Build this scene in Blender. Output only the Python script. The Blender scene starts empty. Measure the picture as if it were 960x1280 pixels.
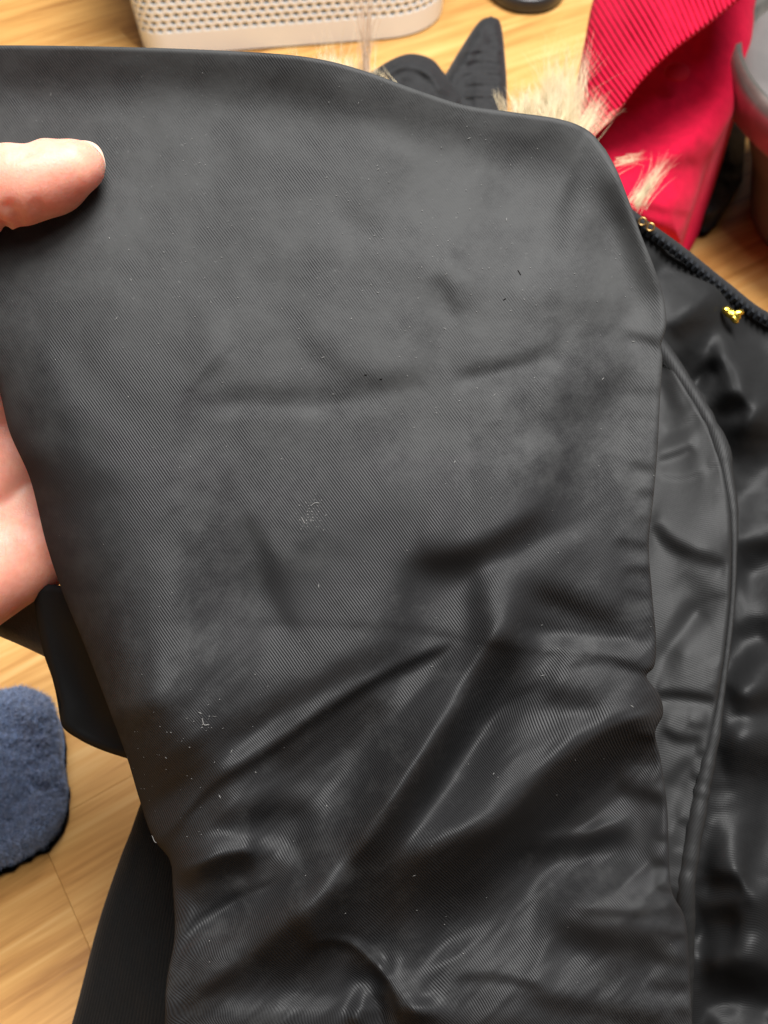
import bpy, bmesh, math, random
import numpy as np
from mathutils import Vector

random.seed(7)
rng = np.random.default_rng(11)
scene = bpy.context.scene
R = math.radians

# ------------------------------------------------------------------ camera
PITCH = 52.0                     # degrees below the horizontal
CAM = np.array([0.0, 0.0, 0.5])
HALF = math.tan(R(27.5))
K = HALF / 640.0                 # metres per photo pixel at one metre
RIGHT = np.array([1.0, 0.0, 0.0])
FWD = np.array([0.0, math.cos(R(PITCH)), -math.sin(R(PITCH))])
UP = np.array([0.0, math.sin(R(PITCH)), math.cos(R(PITCH))])
cam_data = bpy.data.cameras.new('camera')
cam = bpy.data.objects.new('camera', cam_data)
scene.collection.objects.link(cam)
cam.location = CAM
cam.rotation_euler = (R(90 - PITCH), 0, 0)
cam_data.sensor_fit = 'VERTICAL'
cam_data.sensor_height = 36.0
cam_data.lens = 18.0 / HALF
cam_data.clip_start = 0.01
cam_data.clip_end = 60.0
cam_data.dof.use_dof = True
cam_data.dof.focus_distance = 0.287
cam_data.dof.aperture_fstop = 19.0
scene.camera = cam

# ------------------------------------------------------------------ light: a pale room and daylight from a window, plus an added fill
world = bpy.data.worlds.new('World')
scene.world = world
world.use_nodes = True
bg = world.node_tree.nodes['Background']
bg.inputs['Color'].default_value = (1.0, 0.985, 0.97, 1)
bg.inputs['Strength'].default_value = 0.11


def area_lamp(name, loc, target, size, size_y, power, col):
    d = bpy.data.lights.new(name, 'AREA')
    d.shape = 'RECTANGLE'
    d.size = size
    d.size_y = size_y
    d.energy = power
    d.color = col
    o = bpy.data.objects.new(name, d)
    scene.collection.objects.link(o)
    o.location = loc
    o.rotation_euler = (Vector(target) - Vector(loc)).to_track_quat('-Z', 'Y').to_euler()
    return o


area_lamp('window_light', (0.42, 0.72, 2.75), (0.0, 0.35, 0.15), 1.25, 1.4, 150.0, (1.0, 0.99, 0.975))
area_lamp('fill_light', (0.30, 0.05, 1.9), (0.0, 0.5, 0.1), 0.9, 0.9, 19.0, (1.0, 0.985, 0.965))  # unseen fill lamp, added to brighten the basket front and soften the thumb

scene.view_settings.view_transform = 'Standard'
scene.view_settings.look = 'None'
scene.view_settings.exposure = 0.0
scene.view_settings.gamma = 1.0
scene.view_settings.use_curve_mapping = False
scene.render.engine = 'CYCLES'
scene.cycles.max_bounces = 8
scene.cycles.use_denoising = True


# ------------------------------------------------------------------ geometry helpers
def P(px, py, d):
    """A point d metres along the camera axis in the direction of photo pixel (px, py)."""
    px = np.asarray(px, float); py = np.asarray(py, float); d = np.asarray(d, float)
    v = FWD + (px[..., None] - 480) * K * RIGHT - (py[..., None] - 640) * K * UP
    return CAM + d[..., None] * v


def floor_pt(px, py, z=0.0):
    d = (CAM[2] - z) / (math.sin(R(PITCH)) + (py - 640) * K * math.cos(R(PITCH)))
    return P(px, py, d)


def spline(pts, n, closed=False):
    """Catmull-Rom through pts, resampled evenly to n points."""
    p = np.asarray(pts, float)
    if len(p) == 2:
        t = np.linspace(0, 1, n)[:, None]
        return p[0] * (1 - t) + p[1] * t
    q = np.vstack([2 * p[0] - p[1], p, 2 * p[-1] - p[-2]])
    out = []
    for i in range(1, len(q) - 2):
        t = np.linspace(0, 1, 24, endpoint=False)[:, None]
        a, b, c, d = q[i - 1], q[i], q[i + 1], q[i + 2]
        out.append(0.5 * ((2 * b) + (-a + c) * t + (2 * a - 5 * b + 4 * c - d) * t ** 2 + (-a + 3 * b - 3 * c + d) * t ** 3))
    out.append(p[-1:])
    o = np.vstack(out)
    L = np.r_[0, np.cumsum(np.linalg.norm(np.diff(o[:, :2], axis=0), axis=1) + 1e-9)]
    s = np.linspace(0, L[-1], n)
    return np.stack([np.interp(s, L, o[:, k]) for k in range(o.shape[1])], 1)


def vnoise(x, y, seed=0):
    """Smooth 2D value noise in -1..1."""
    r = np.random.default_rng(seed)
    T = r.uniform(-1, 1, (64, 64))
    xi = np.floor(x).astype(int); yi = np.floor(y).astype(int)
    fx = x - xi; fy = y - yi
    fx = fx * fx * fx * (fx * (fx * 6 - 15) + 10); fy = fy * fy * fy * (fy * (fy * 6 - 15) + 10)
    g = lambda a, b: T[a % 64, b % 64]
    return (g(xi, yi) * (1 - fx) + g(xi + 1, yi) * fx) * (1 - fy) + (g(xi, yi + 1) * (1 - fx) + g(xi + 1, yi + 1) * fx) * fy


def fbm(x, y, seed=0, octs=4):
    s = 0; a = 1.0
    for k in range(octs):
        s = s + a * vnoise(x * 2 ** k + 7.3 * k, y * 2 ** k + 3.1 * k, seed + k)
        a *= 0.5
    return s


def fold(X, Y, pts, amp, w1, w2, end=0.18):
    """A crease along a pixel polyline. Ridge height amp (metres); w1 is its width on the upper-left / left-hand side
    of the travel direction's normal, w2 its width on the other side. Fades at both ends."""
    c = spline(pts, 60)
    H = np.zeros_like(X)
    m = max(w1, w2) * 3.0
    x0, y0 = c.min(0) - m; x1, y1 = c.max(0) + m
    sel = (X > x0) & (X < x1) & (Y > y0) & (Y < y1)
    if not sel.any():
        return H
    xs = X[sel]; ys = Y[sel]
    best = np.full(xs.shape, 1e9); sd = np.zeros_like(xs); tt = np.zeros_like(xs)
    n = len(c) - 1
    for i in range(n):
        a = c[i]; b = c[i + 1]; e = b - a
        l2 = (e * e).sum() + 1e-9
        t = np.clip(((xs - a[0]) * e[0] + (ys - a[1]) * e[1]) / l2, 0, 1)
        dx = xs - a[0] - t * e[0]; dy = ys - a[1] - t * e[1]
        d = dx * dx + dy * dy
        u = d < best
        best[u] = d[u]
        cr = (e[0] * dy - e[1] * dx) / math.sqrt(l2)
        sd[u] = cr[u]; tt[u] = (i + t[u]) / n
    dist = np.sqrt(best)
    # points travel left-to-right / top-to-bottom in photo space: positive cross product = below / left of travel
    w = np.where(sd < 0, w1, w2)
    taper = np.clip(np.minimum(tt, 1 - tt) / end, 0, 1) if end > 0 else 1.0
    taper = taper * taper * (3 - 2 * taper) if end > 0 else 1.0
    H[sel] = amp * np.exp(-(dist / w) ** 2) * taper
    return H


def bump(X, Y, cx, cy, rx, ry, amp, rot=0.0):
    c, s = math.cos(R(rot)), math.sin(R(rot))
    dx = X - cx; dy = Y - cy
    a = (dx * c + dy * s) / rx; b = (-dx * s + dy * c) / ry
    return amp * np.exp(-(a * a + b * b))


def relief(X, Y, strokes, amp=0.9, light=(0.2, -0.98), lam=0.10, keep=260.0, pxm=0.000232):
    """Cloth relief (metres, towards the camera) whose slopes lean towards the window where a stroke is positive and away where it is
    negative: strokes are (points, lean, width above, width below) drawn as soft bands, and the relief is their least-squares integral."""
    g = 3.0
    x0, x1, y0, y1 = X.min() - 60, X.max() + 60, Y.min() - 60, Y.max() + 60
    nx, ny = int((x1 - x0) / g) + 2, int((y1 - y0) / g) + 2
    gx, gy = np.meshgrid(x0 + np.arange(nx) * g, y0 + np.arange(ny) * g)
    T = np.zeros_like(gx)
    for st in strokes:
        if len(st[0]) == 1:
            (cx, cy), = st[0]
            T += bump(gx, gy, cx, cy, st[2], st[3], st[1], st[4] if len(st) > 4 else 0.0)
        else:
            T += fold(gx, gy, st[0], st[1], st[2], st[3], st[4] if len(st) > 4 else 0.22)
    T = np.tanh(T)
    py_, px_ = ny // 2, nx // 2
    Tp = np.pad(T, ((py_, py_), (px_, px_)))
    kx = 2 * np.pi * np.fft.fftfreq(Tp.shape[1], g)[None, :]; ky = 2 * np.pi * np.fft.fftfreq(Tp.shape[0], g)[:, None]
    dl = kx * light[0] + ky * light[1]; dp = -kx * light[1] + ky * light[0]
    Hh = (-1j * dl) * np.fft.fft2(-amp * Tp) / (dl ** 2 + lam * dp ** 2 + (1 / keep) ** 2)
    Hg = np.real(np.fft.ifft2(Hh))[py_:py_ + ny, px_:px_ + nx]
    fx = np.clip((X - x0) / g, 0, nx - 1.001); fy = np.clip((Y - y0) / g, 0, ny - 1.001)
    ix = fx.astype(int); iy = fy.astype(int); fx = fx - ix; fy = fy - iy
    def w3(a, t):       # Catmull-Rom weights keep the slopes smooth between cells
        t2 = t * t; t3 = t2 * t
        return ((-t3 + 2 * t2 - t) / 2, (3 * t3 - 5 * t2 + 2) / 2, (-3 * t3 + 4 * t2 + t) / 2, (t3 - t2) / 2)[a]
    out = 0
    for a in range(4):
        for b in range(4):
            out = out + w3(a, fy) * w3(b, fx) * Hg[np.clip(iy + a - 1, 0, ny - 1), np.clip(ix + b - 1, 0, nx - 1)]
    return out * pxm


def coons(top, right, bottom, left, nu, nv, ease=0.55):
    """Four boundary curves of (px, py, depth): top and bottom run left to right, left and right run top to bottom."""
    T = spline(top, 400); B = spline(bottom, 400); L = spline(left, 400); Rr = spline(right, 400)

    def par(n):
        t = np.linspace(0, 1, n)
        return (1 - ease) * t + ease * (0.5 - 0.5 * np.cos(np.pi * t))
    u = par(nu); v = par(nv)
    s = np.linspace(0, 1, 400)
    at = lambda C, t: np.stack([np.interp(t, s, C[:, k]) for k in range(3)], -1)
    Tu, Bu, Lv, Rv = at(T, u), at(B, u), at(L, v), at(Rr, v)
    U = u[None, :, None]; V = v[:, None, None]
    S = (1 - V) * Tu[None] + V * Bu[None] + (1 - U) * Lv[:, None] + U * Rv[:, None]
    S = S - ((1 - U) * (1 - V) * T[0] + U * (1 - V) * T[-1] + (1 - U) * V * B[0] + U * V * B[-1])
    bound = np.vstack([T, Rr, B[::-1], L[::-1]])
    return S, bound


def dist_to(S, bound, step=3):
    b = bound[:, :2]; c = b[::step]; n = len(b)
    out = np.empty(S.shape[:2]); idx = np.empty(S.shape[:2])
    for i in range(S.shape[0]):
        p = S[i, :, :2]
        d = (p[:, None, 0] - c[None, :, 0]) ** 2 + (p[:, None, 1] - c[None, :, 1]) ** 2
        k = d.argmin(1) * step
        best = np.full(len(k), 1e12); where = k.astype(float)
        for o in range(-step - 1, step + 1):
            a = b[(k + o) % n]; e = b[(k + o + 1) % n] - a
            l2 = (e * e).sum(1)
            t = np.clip(((p - a) * e).sum(1) / np.maximum(l2, 1e-9), 0, 1)
            q = p - a - e * t[:, None]
            q = (q * q).sum(1); u = q < best
            best[u] = q[u]; where[u] = ((k + o) % n + t)[u]
        out[i] = np.sqrt(best); idx[i] = where
    return out, idx


def grid_faces(nv, nu, off=0, flip=False):
    i, j = np.meshgrid(np.arange(nv - 1), np.arange(nu - 1), indexing='ij')
    a = (i * nu + j + off).ravel(); b = a + 1; c = a + nu + 1; d = a + nu
    q = np.stack([a, d, c, b], 1) if not flip else np.stack([a, b, c, d], 1)
    return q


def mesh_np(name, verts, quads, uv=None, tris=None):
    me = bpy.data.meshes.new(name)
    nq = len(quads); nt = 0 if tris is None else len(tris)
    me.vertices.add(len(verts))
    me.vertices.foreach_set('co', np.asarray(verts, np.float32).ravel())
    idx = np.asarray(quads, np.int32).ravel()
    if nt:
        idx = np.r_[idx, np.asarray(tris, np.int32).ravel()]
    me.loops.add(len(idx)); me.loops.foreach_set('vertex_index', idx.astype(np.int32))
    me.polygons.add(nq + nt)
    st = np.r_[np.arange(nq) * 4, nq * 4 + np.arange(nt) * 3].astype(np.int32)
    me.polygons.foreach_set('loop_start', st)
    me.polygons.foreach_set('use_smooth', np.ones(nq + nt, bool))
    me.update(calc_edges=True)
    if uv is not None:
        l = me.uv_layers.new(name='UVMap')
        l.data.foreach_set('uv', np.asarray(uv, np.float32)[idx].ravel())
    me.validate()
    return me


def link(name, me, mat=None, parent=None):
    o = bpy.data.objects.new(name, me)
    scene.collection.objects.link(o)
    if mat is not None and me is not None:
        me.materials.append(mat)
    if parent is not None:
        o.parent = parent
    return o


def tag(o, label=None, cat=None, kind=None, group=None):
    if label: o['label'] = label
    if cat: o['category'] = cat
    if kind: o['kind'] = kind
    if group: o['group'] = group
    return o


def empty(name, label, cat, group=None):
    o = bpy.data.objects.new(name, None)
    o.empty_display_size = 0.02
    scene.collection.objects.link(o)
    return tag(o, label, cat, None, group)


def arc_uv(W, W0, gain=0.7):
    """Cloth coordinates in metres: the flat position plus the extra length taken up by the folds."""
    def acc(ax, ref):
        e = np.linalg.norm(np.diff(W, axis=ax), axis=2) - np.linalg.norm(np.diff(W0, axis=ax), axis=2)
        z = np.zeros(W.shape[:2])
        if ax == 1: z[:, 1:] = np.cumsum(e, 1); z -= z[:, ref:ref + 1]
        else: z[1:] = np.cumsum(e, 0); z -= z[ref:ref + 1]
        return z
    fx = (W0 - CAM) @ RIGHT; fy = (W0 - CAM) @ UP
    U = fx + gain * acc(1, W.shape[1] // 2)
    V = -fy + gain * acc(0, W.shape[0] // 2)
    return np.stack([U, V], -1)


def sheet(name, S, bound, mat, parent, H=None, B=0.01, Rpx=30.0, thick=0.012, back='depth', floor_z=0.004, gain=0.7):
    """A cloth panel with a rounded rim: front relief H towards the camera (metres), a back thick metres behind it (or dropped
    straight to the floor), the two welded along the rim. B, Rpx: depth and width of the rim's roll (Rpx may vary per boundary point)."""
    nv, nu = S.shape[:2]
    D, idx = dist_to(S, bound)
    pick = lambda v: v if np.isscalar(v) else np.interp(idx, np.arange(len(v)), v)
    Rr, Bv = pick(Rpx), pick(B)
    Bm = B if np.isscalar(B) else float(np.max(B))
    q = np.clip(D / Rr, 0, 1)
    roll = np.sqrt(np.clip(1 - (1 - q) ** 2, 0, 1))
    d0 = S[..., 2] - Bm
    h = np.zeros_like(d0) if H is None else H
    front = P(S[..., 0], S[..., 1], d0 + Bv * (1 - roll) - h)
    flat = P(S[..., 0], S[..., 1], d0)
    uv = arc_uv(front, flat, gain)
    if back == 'depth':
        bk = P(S[..., 0], S[..., 1], d0 + Bv * (1 - roll) - h * (1 - roll) + (thick + Bm) * roll)
    else:
        bk = front.copy(); bk[..., 2] = np.minimum(bk[..., 2], floor_z)
    n = nv * nu
    verts = np.vstack([front.reshape(-1, 3), bk.reshape(-1, 3)])
    uvs = np.vstack([uv.reshape(-1, 2)] * 2)
    quads = [grid_faces(nv, nu), grid_faces(nv, nu, n, True)]
    if back == 'depth':
        # weld the rims: the back's rim vertices are the front's
        remap = np.arange(2 * n)
        g = np.arange(n).reshape(nv, nu)
        rim = np.unique(np.r_[g[0], g[-1], g[:, 0], g[:, -1]])
        remap[n + rim] = rim
        quads = remap[np.vstack(quads)]
    else:
        g = np.arange(n).reshape(nv, nu)
        ring = np.r_[g[0, :-1], g[:-1, -1], g[-1, :0:-1], g[:0:-1, 0]]
        nx = np.roll(ring, -1)
        quads = np.vstack(quads + [np.stack([ring, nx, nx + n, ring + n], 1)])
    me = mesh_np(name, verts, quads, uvs)
    o = link(name, me, mat, parent)
    return o, front


def tube_mesh(name, pts, rad, seg=10, caps=True, squash=None):
    """A swept tube through 3D points with a radius per point."""
    p = np.asarray(pts, float); n = len(p)
    rad = np.full(n, rad) if np.isscalar(rad) else np.asarray(rad)
    t = np.gradient(p, axis=0); t /= np.linalg.norm(t, axis=1)[:, None] + 1e-12
    ref = np.array([0.0, 0.0, 1.0]) if abs(t[0, 2]) < 0.9 else np.array([1.0, 0, 0])
    nrm = np.cross(t[0], ref); nrm /= np.linalg.norm(nrm)
    V = []
    for i in range(n):
        nrm = nrm - t[i] * (nrm @ t[i]); nrm /= np.linalg.norm(nrm) + 1e-12
        bn = np.cross(t[i], nrm)
        a = np.linspace(0, 2 * np.pi, seg, endpoint=False)
        V.append(p[i] + rad[i] * (np.cos(a)[:, None] * nrm + np.sin(a)[:, None] * bn))
    V = np.vstack(V)
    i, j = np.meshgrid(np.arange(n - 1), np.arange(seg), indexing='ij')
    a = (i * seg + j).ravel(); b = (i * seg + (j + 1) % seg).ravel()
    q = np.stack([a, b, b + seg, a + seg], 1)
    tr = None
    if caps:
        V = np.vstack([V, p[0], p[-1]])
        j = np.arange(seg); k = (j + 1) % seg
        tr = np.vstack([np.stack([k, j, np.full(seg, n * seg)], 1),
                        np.stack([j + (n - 1) * seg, k + (n - 1) * seg, np.full(seg, n * seg + 1)], 1)])
    uv = np.zeros((len(V), 2))
    L = np.r_[0, np.cumsum(np.linalg.norm(np.diff(p, axis=0), axis=1))]
    uv[:n * seg, 0] = np.repeat(L, seg); uv[:n * seg, 1] = np.tile(np.arange(seg) / seg * 2 * np.pi * rad.mean(), n)
    return mesh_np(name, V, q, uv, tr)


def strands_mesh(name, roots, dirs, lengths, width, curl, segs=5, droop=0.0):
    """Many tapered flat-sided hairs (three-sided) as one mesh."""
    n = len(roots)
    t = np.linspace(0, 1, segs + 1)
    side = rng.normal(size=(n, 3)); side -= dirs * (side * dirs).sum(1)[:, None]
    side /= np.linalg.norm(side, axis=1)[:, None]
    s2 = np.cross(dirs, side)
    ctr = roots[:, None] + dirs[:, None] * (lengths[:, None] * t)[..., None] + side[:, None] * ((curl * lengths)[:, None] * t ** 2)[..., None]
    ctr[..., 2] -= droop * (lengths[:, None] * t) ** 2 / lengths.mean()
    w = (width[:, None] if not np.isscalar(width) else width) * (1 - 0.85 * t ** 1.5)[None]
    rings = []
    for a in (0, 2.094, 4.189):
        rings.append(ctr + w[..., None] * (math.cos(a) * side + math.sin(a) * s2)[:, None])
    V = np.stack(rings, 2).reshape(-1, 3)               # n, segs+1, 3
    base = (np.arange(n) * (segs + 1) * 3)[:, None, None]
    i = (np.arange(segs) * 3)[None, :, None]; j = np.arange(3)[None, None, :]
    a = base + i + j; b = base + i + (j + 1) % 3
    q = np.stack([a, b, b + 3, a + 3], -1).reshape(-1, 4)
    return mesh_np(name, V, q)


# ------------------------------------------------------------------ materials
def new_mat(name):
    m = bpy.data.materials.new(name)
    m.use_nodes = True
    nt = m.node_tree
    return m, nt, nt.nodes['Principled BSDF']


def nd(nt, kind, **kw):
    n = nt.nodes.new(kind)
    for k, v in kw.items():
        if hasattr(n, k):
            setattr(n, k, v)
        else:
            n.inputs[k].default_value = v
    return n


def mth(nt, op, a, b=None, c=None):
    n = nt.nodes.new('ShaderNodeMath'); n.operation = op
    for k, v in enumerate((a, b, c)):
        if v is None: continue
        if hasattr(v, 'is_linked') or hasattr(v, 'links'):
            nt.links.new(v, n.inputs[k])
        else:
            n.inputs[k].default_value = v
    return n.outputs[0]


def noise(nt, vec, scale, detail=3, rough=0.5, dist=0.0):
    n = nd(nt, 'ShaderNodeTexNoise')
    n.inputs['Scale'].default_value = scale
    n.inputs['Detail'].default_value = detail
    n.inputs['Roughness'].default_value = rough
    n.inputs['Distortion'].default_value = dist
    nt.links.new(vec, n.inputs['Vector'])
    return n.outputs['Fac']


def ramp(nt, fac, stops):
    n = nt.nodes.new('ShaderNodeValToRGB')
    cr = n.color_ramp
    while len(cr.elements) < len(stops): cr.elements.new(0.5)
    for e, (p, c) in zip(cr.elements, stops):
        e.position = p
        e.color = (c, c, c, 1) if np.isscalar(c) else (*c, 1)
    nt.links.new(fac, n.inputs['Fac'])
    return n.outputs['Color']


def set_in(nt, sock, v):
    if hasattr(v, 'links'): nt.links.new(v, sock)
    else: sock.default_value = v


def twill(name, base, groove, period, rough, angle, bump_d, worn=0.0, spec=0.03, cross=False):
    m, nt, b = new_mat(name)
    tc = nd(nt, 'ShaderNodeTexCoord')
    sep = nd(nt, 'ShaderNodeSeparateXYZ'); nt.links.new(tc.outputs['UV'], sep.inputs[0])
    wob = noise(nt, tc.outputs['UV'], 140.0, 2)
    ca, sa = math.cos(R(angle)), math.sin(R(angle))
    t = mth(nt, 'ADD', mth(nt, 'MULTIPLY', sep.outputs[0], sa), mth(nt, 'MULTIPLY', sep.outputs[1], -ca))
    t = mth(nt, 'ADD', t, mth(nt, 'MULTIPLY', mth(nt, 'SUBTRACT', wob, 0.5), period * 0.35))
    w = mth(nt, 'SINE', mth(nt, 'MULTIPLY', t, 2 * math.pi / period))
    rib = mth(nt, 'MULTIPLY_ADD', w, 0.5, 0.5)
    rib = mth(nt, 'POWER', rib, 0.8)
    # weft floats: short steps along every rib
    s = mth(nt, 'ADD', mth(nt, 'MULTIPLY', sep.outputs[0], ca), mth(nt, 'MULTIPLY', sep.outputs[1], sa))
    ph = mth(nt, 'MULTIPLY', mth(nt, 'FLOOR', mth(nt, 'MULTIPLY', t, 1 / period)), 2.4)
    w2 = mth(nt, 'SINE', mth(nt, 'ADD', mth(nt, 'MULTIPLY', s, 2 * math.pi / (period * 0.8)), ph))
    hgt = mth(nt, 'ADD', rib, mth(nt, 'MULTIPLY', w2, 0.13 if cross else 0.0))
    # where the weave is rubbed flat and dusty
    big = noise(nt, tc.outputs['UV'], 20.0, 6, 0.66, 0.6)
    mid = noise(nt, tc.outputs['UV'], 120.0, 5, 0.7)
    arm = nd(nt, 'ShaderNodeMapRange', interpolation_type='SMOOTHSTEP')
    nt.links.new(sep.outputs[1], arm.inputs[0])
    for k_, v_ in zip((1, 2, 3, 4), (-0.085, 0.02, 0.10, -0.13)): arm.inputs[k_].default_value = v_
    wear = ramp(nt, mth(nt, 'ADD', mth(nt, 'ADD', mth(nt, 'MULTIPLY', big, 0.58), mth(nt, 'MULTIPLY', mid, 0.42)), arm.outputs[0]), [(0.38, 0.0), (0.66, 1.0)])
    fine = noise(nt, tc.outputs['UV'], 1500.0, 3, 0.7)
    mix = nd(nt, 'ShaderNodeMix', data_type='RGBA')
    nt.links.new(mth(nt, 'MULTIPLY_ADD', rib, 0.7, mth(nt, 'MULTIPLY', fine, 0.6)), mix.inputs[0])
    mix.inputs[6].default_value = (*groove, 1); mix.inputs[7].default_value = (*base, 1)
    mix2 = nd(nt, 'ShaderNodeMix', data_type='RGBA')
    nt.links.new(mth(nt, 'MULTIPLY', wear, worn), mix2.inputs[0])
    nt.links.new(mix.outputs[2], mix2.inputs[6]); mix2.inputs[7].default_value = (0.050, 0.0505, 0.0500, 1)
    dust = ramp(nt, noise(nt, tc.outputs['UV'], 700.0, 2, 0.6), [(0.66, 0.0), (0.76, 1.0)])
    mix3 = nd(nt, 'ShaderNodeMix', data_type='RGBA')
    nt.links.new(mth(nt, 'MULTIPLY', mth(nt, 'MULTIPLY', dust, wear), 0.30 * worn), mix3.inputs[0])
    nt.links.new(mix2.outputs[2], mix3.inputs[6]); mix3.inputs[7].default_value = (0.16, 0.16, 0.155, 1)
    df = nd(nt, 'ShaderNodeBsdfDiffuse'); gl = nd(nt, 'ShaderNodeBsdfGlossy'); ad = nd(nt, 'ShaderNodeAddShader')
    nt.links.new(mix3.outputs[2], df.inputs['Color'])
    nt.links.new(mth(nt, 'MULTIPLY_ADD', wear, 0.15 * worn, rough), gl.inputs['Roughness'])
    gl.inputs['Color'].default_value = (spec, spec, spec, 1)
    bp = nd(nt, 'ShaderNodeBump')
    bp.inputs['Strength'].default_value = 1.0
    bp.inputs['Distance'].default_value = bump_d
    nt.links.new(mth(nt, 'MULTIPLY', hgt, mth(nt, 'SUBTRACT', 1.0, mth(nt, 'MULTIPLY', wear, worn))), bp.inputs['Height'])
    bp2 = nd(nt, 'ShaderNodeBump')
    bp2.inputs['Strength'].default_value = 0.35
    bp2.inputs['Distance'].default_value = 0.0012
    nt.links.new(noise(nt, tc.outputs['UV'], 55.0, 4, 0.55), bp2.inputs['Height'])
    nt.links.new(bp2.outputs[0], bp.inputs['Normal'])
    nt.links.new(bp.outputs[0], df.inputs['Normal']); nt.links.new(bp.outputs[0], gl.inputs['Normal'])
    nt.links.new(df.outputs[0], ad.inputs[0]); nt.links.new(gl.outputs[0], ad.inputs[1])
    nt.links.new(ad.outputs[0], nt.nodes['Material Output'].inputs['Surface'])
    nt.nodes.remove(b)
    return m


M_TWILL = twill('black_twill', (0.0220, 0.0220, 0.0228), (0.0085, 0.0082, 0.0090), 0.00068, 0.51, 54, 0.000105, 0.9, 0.020)
M_SATIN = twill('black_satin', (0.021, 0.021, 0.0213), (0.014, 0.014, 0.014), 0.0008, 0.56, 20, 0.00004, 0.1, 0.019)
M_BODY = twill('black_shell', (0.0135, 0.0135, 0.014), (0.008, 0.008, 0.008), 0.0009, 0.50, 20, 0.00006, 0.1, 0.016)
M_LINING = twill('black_lining', (0.009, 0.0088, 0.009), (0.006, 0.006, 0.006), 0.0006, 0.46, 40, 0.00002, 0.0, 0.012)


def plain(name, col, rough, spec=0.5, sheen=0.0, bumps=(), var=0.0, vscale=40.0, metal=0.0, coord='Object', sss=0.0):
    m, nt, b = new_mat(name)
    tc = nd(nt, 'ShaderNodeTexCoord')
    v = tc.outputs[coord]
    if var:
        f = noise(nt, v, vscale, 5, 0.6)
        lo = tuple(c * (1 - var) for c in col); hi = tuple(min(1, c * (1 + var)) for c in col)
        nt.links.new(ramp(nt, f, [(0.3, lo), (0.7, hi)]), b.inputs['Base Color'])
    else:
        b.inputs['Base Color'].default_value = (*col, 1)
    b.inputs['Roughness'].default_value = rough
    b.inputs['Specular IOR Level'].default_value = spec
    b.inputs['Sheen Weight'].default_value = sheen
    b.inputs['Metallic'].default_value = metal
    if sss:
        b.inputs['Subsurface Weight'].default_value = sss
        b.inputs['Subsurface Radius'].default_value = (1.0, 0.35, 0.2)
        b.inputs['Subsurface Scale'].default_value = 0.004
    prev = None
    for sc_, dist, st in bumps:
        bp = nd(nt, 'ShaderNodeBump')
        bp.inputs['Strength'].default_value = st; bp.inputs['Distance'].default_value = dist
        nt.links.new(noise(nt, v, sc_, 3), bp.inputs['Height'])
        if prev: nt.links.new(prev, bp.inputs['Normal'])
        prev = bp.outputs[0]
    if prev: nt.links.new(prev, b.inputs['Normal'])
    return m


M_RIB = plain('black_rib_knit', (0.006, 0.006, 0.006), 0.9, 0.2, 0.03, [(1800, 0.0003, 0.6)], 0.3, 900)
M_WHITE = plain('white_plastic', (0.86, 0.93, 0.97), 0.38, 0.5, 0, [(30, 0.0004, 0.2)], 0.02, 20)
M_GREYP = plain('grey_plastic', (0.15, 0.14, 0.135), 0.42, 0.5, 0, [(60, 0.0004, 0.2)], 0.12, 25)
M_STEEL = plain('brushed_rim', (0.36, 0.345, 0.31), 0.34, 0.5, 0, [(90, 0.0003, 0.3)], 0.2, 60, metal=0.8)
M_RED = plain('red_cotton', (0.50, 0.006, 0.036), 0.95, 0.08, 0.03, [(900, 0.0004, 0.5), (60, 0.002, 0.3)], 0.12, 120)
M_REDBTN = plain('dark_red_button', (0.36, 0.004, 0.022), 0.7, 0.2)
M_GOLD = plain('gold_metal', (0.95, 0.66, 0.10), 0.25, 0.6, 0, [(700, 0.0004, 0.5)], 0.1, 600, metal=1.0)
M_BRONZE = plain('dull_bronze', (0.45, 0.27, 0.10), 0.4, 0.5, 0, [(700, 0.0003, 0.5)], 0.1, 600, metal=1.0)
M_FUR = plain('blond_fur', (0.97, 0.80, 0.53), 0.55, 0.3, 0.3, (), 0.10, 90)
M_FURB = plain('brown_fur', (0.58, 0.40, 0.26), 0.5, 0.4, 0.2, (), 0.2, 90)
M_BLUE = plain('blue_fleece', (0.11, 0.16, 0.27), 0.95, 0.15, 0.35, [(500, 0.0012, 0.8)], 0.5, 260)
M_BLUEF = plain('blue_fleece_loops', (0.24, 0.32, 0.50), 0.9, 0.2, 0.4, (), 0.7, 420)
M_BLACK = plain('black_fabric', (0.010, 0.010, 0.011), 0.75, 0.35, 0.08, [(1500, 0.0003, 0.6), (70, 0.002, 0.4)], 0.3, 150)
M_ZIP = plain('zip_plastic', (0.018, 0.020, 0.024), 0.35, 0.5)
M_LINT = plain('pale_lint', (0.26, 0.255, 0.245), 0.9, 0.2)
M_DLINT = plain('dark_snag', (0.004, 0.003, 0.003), 0.9, 0.1)
M_NAIL = plain('nail', (0.74, 0.46, 0.35), 0.3, 0.5, 0, [(300, 0.0002, 0.2)], 0.05, 200, sss=0.2)


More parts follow.
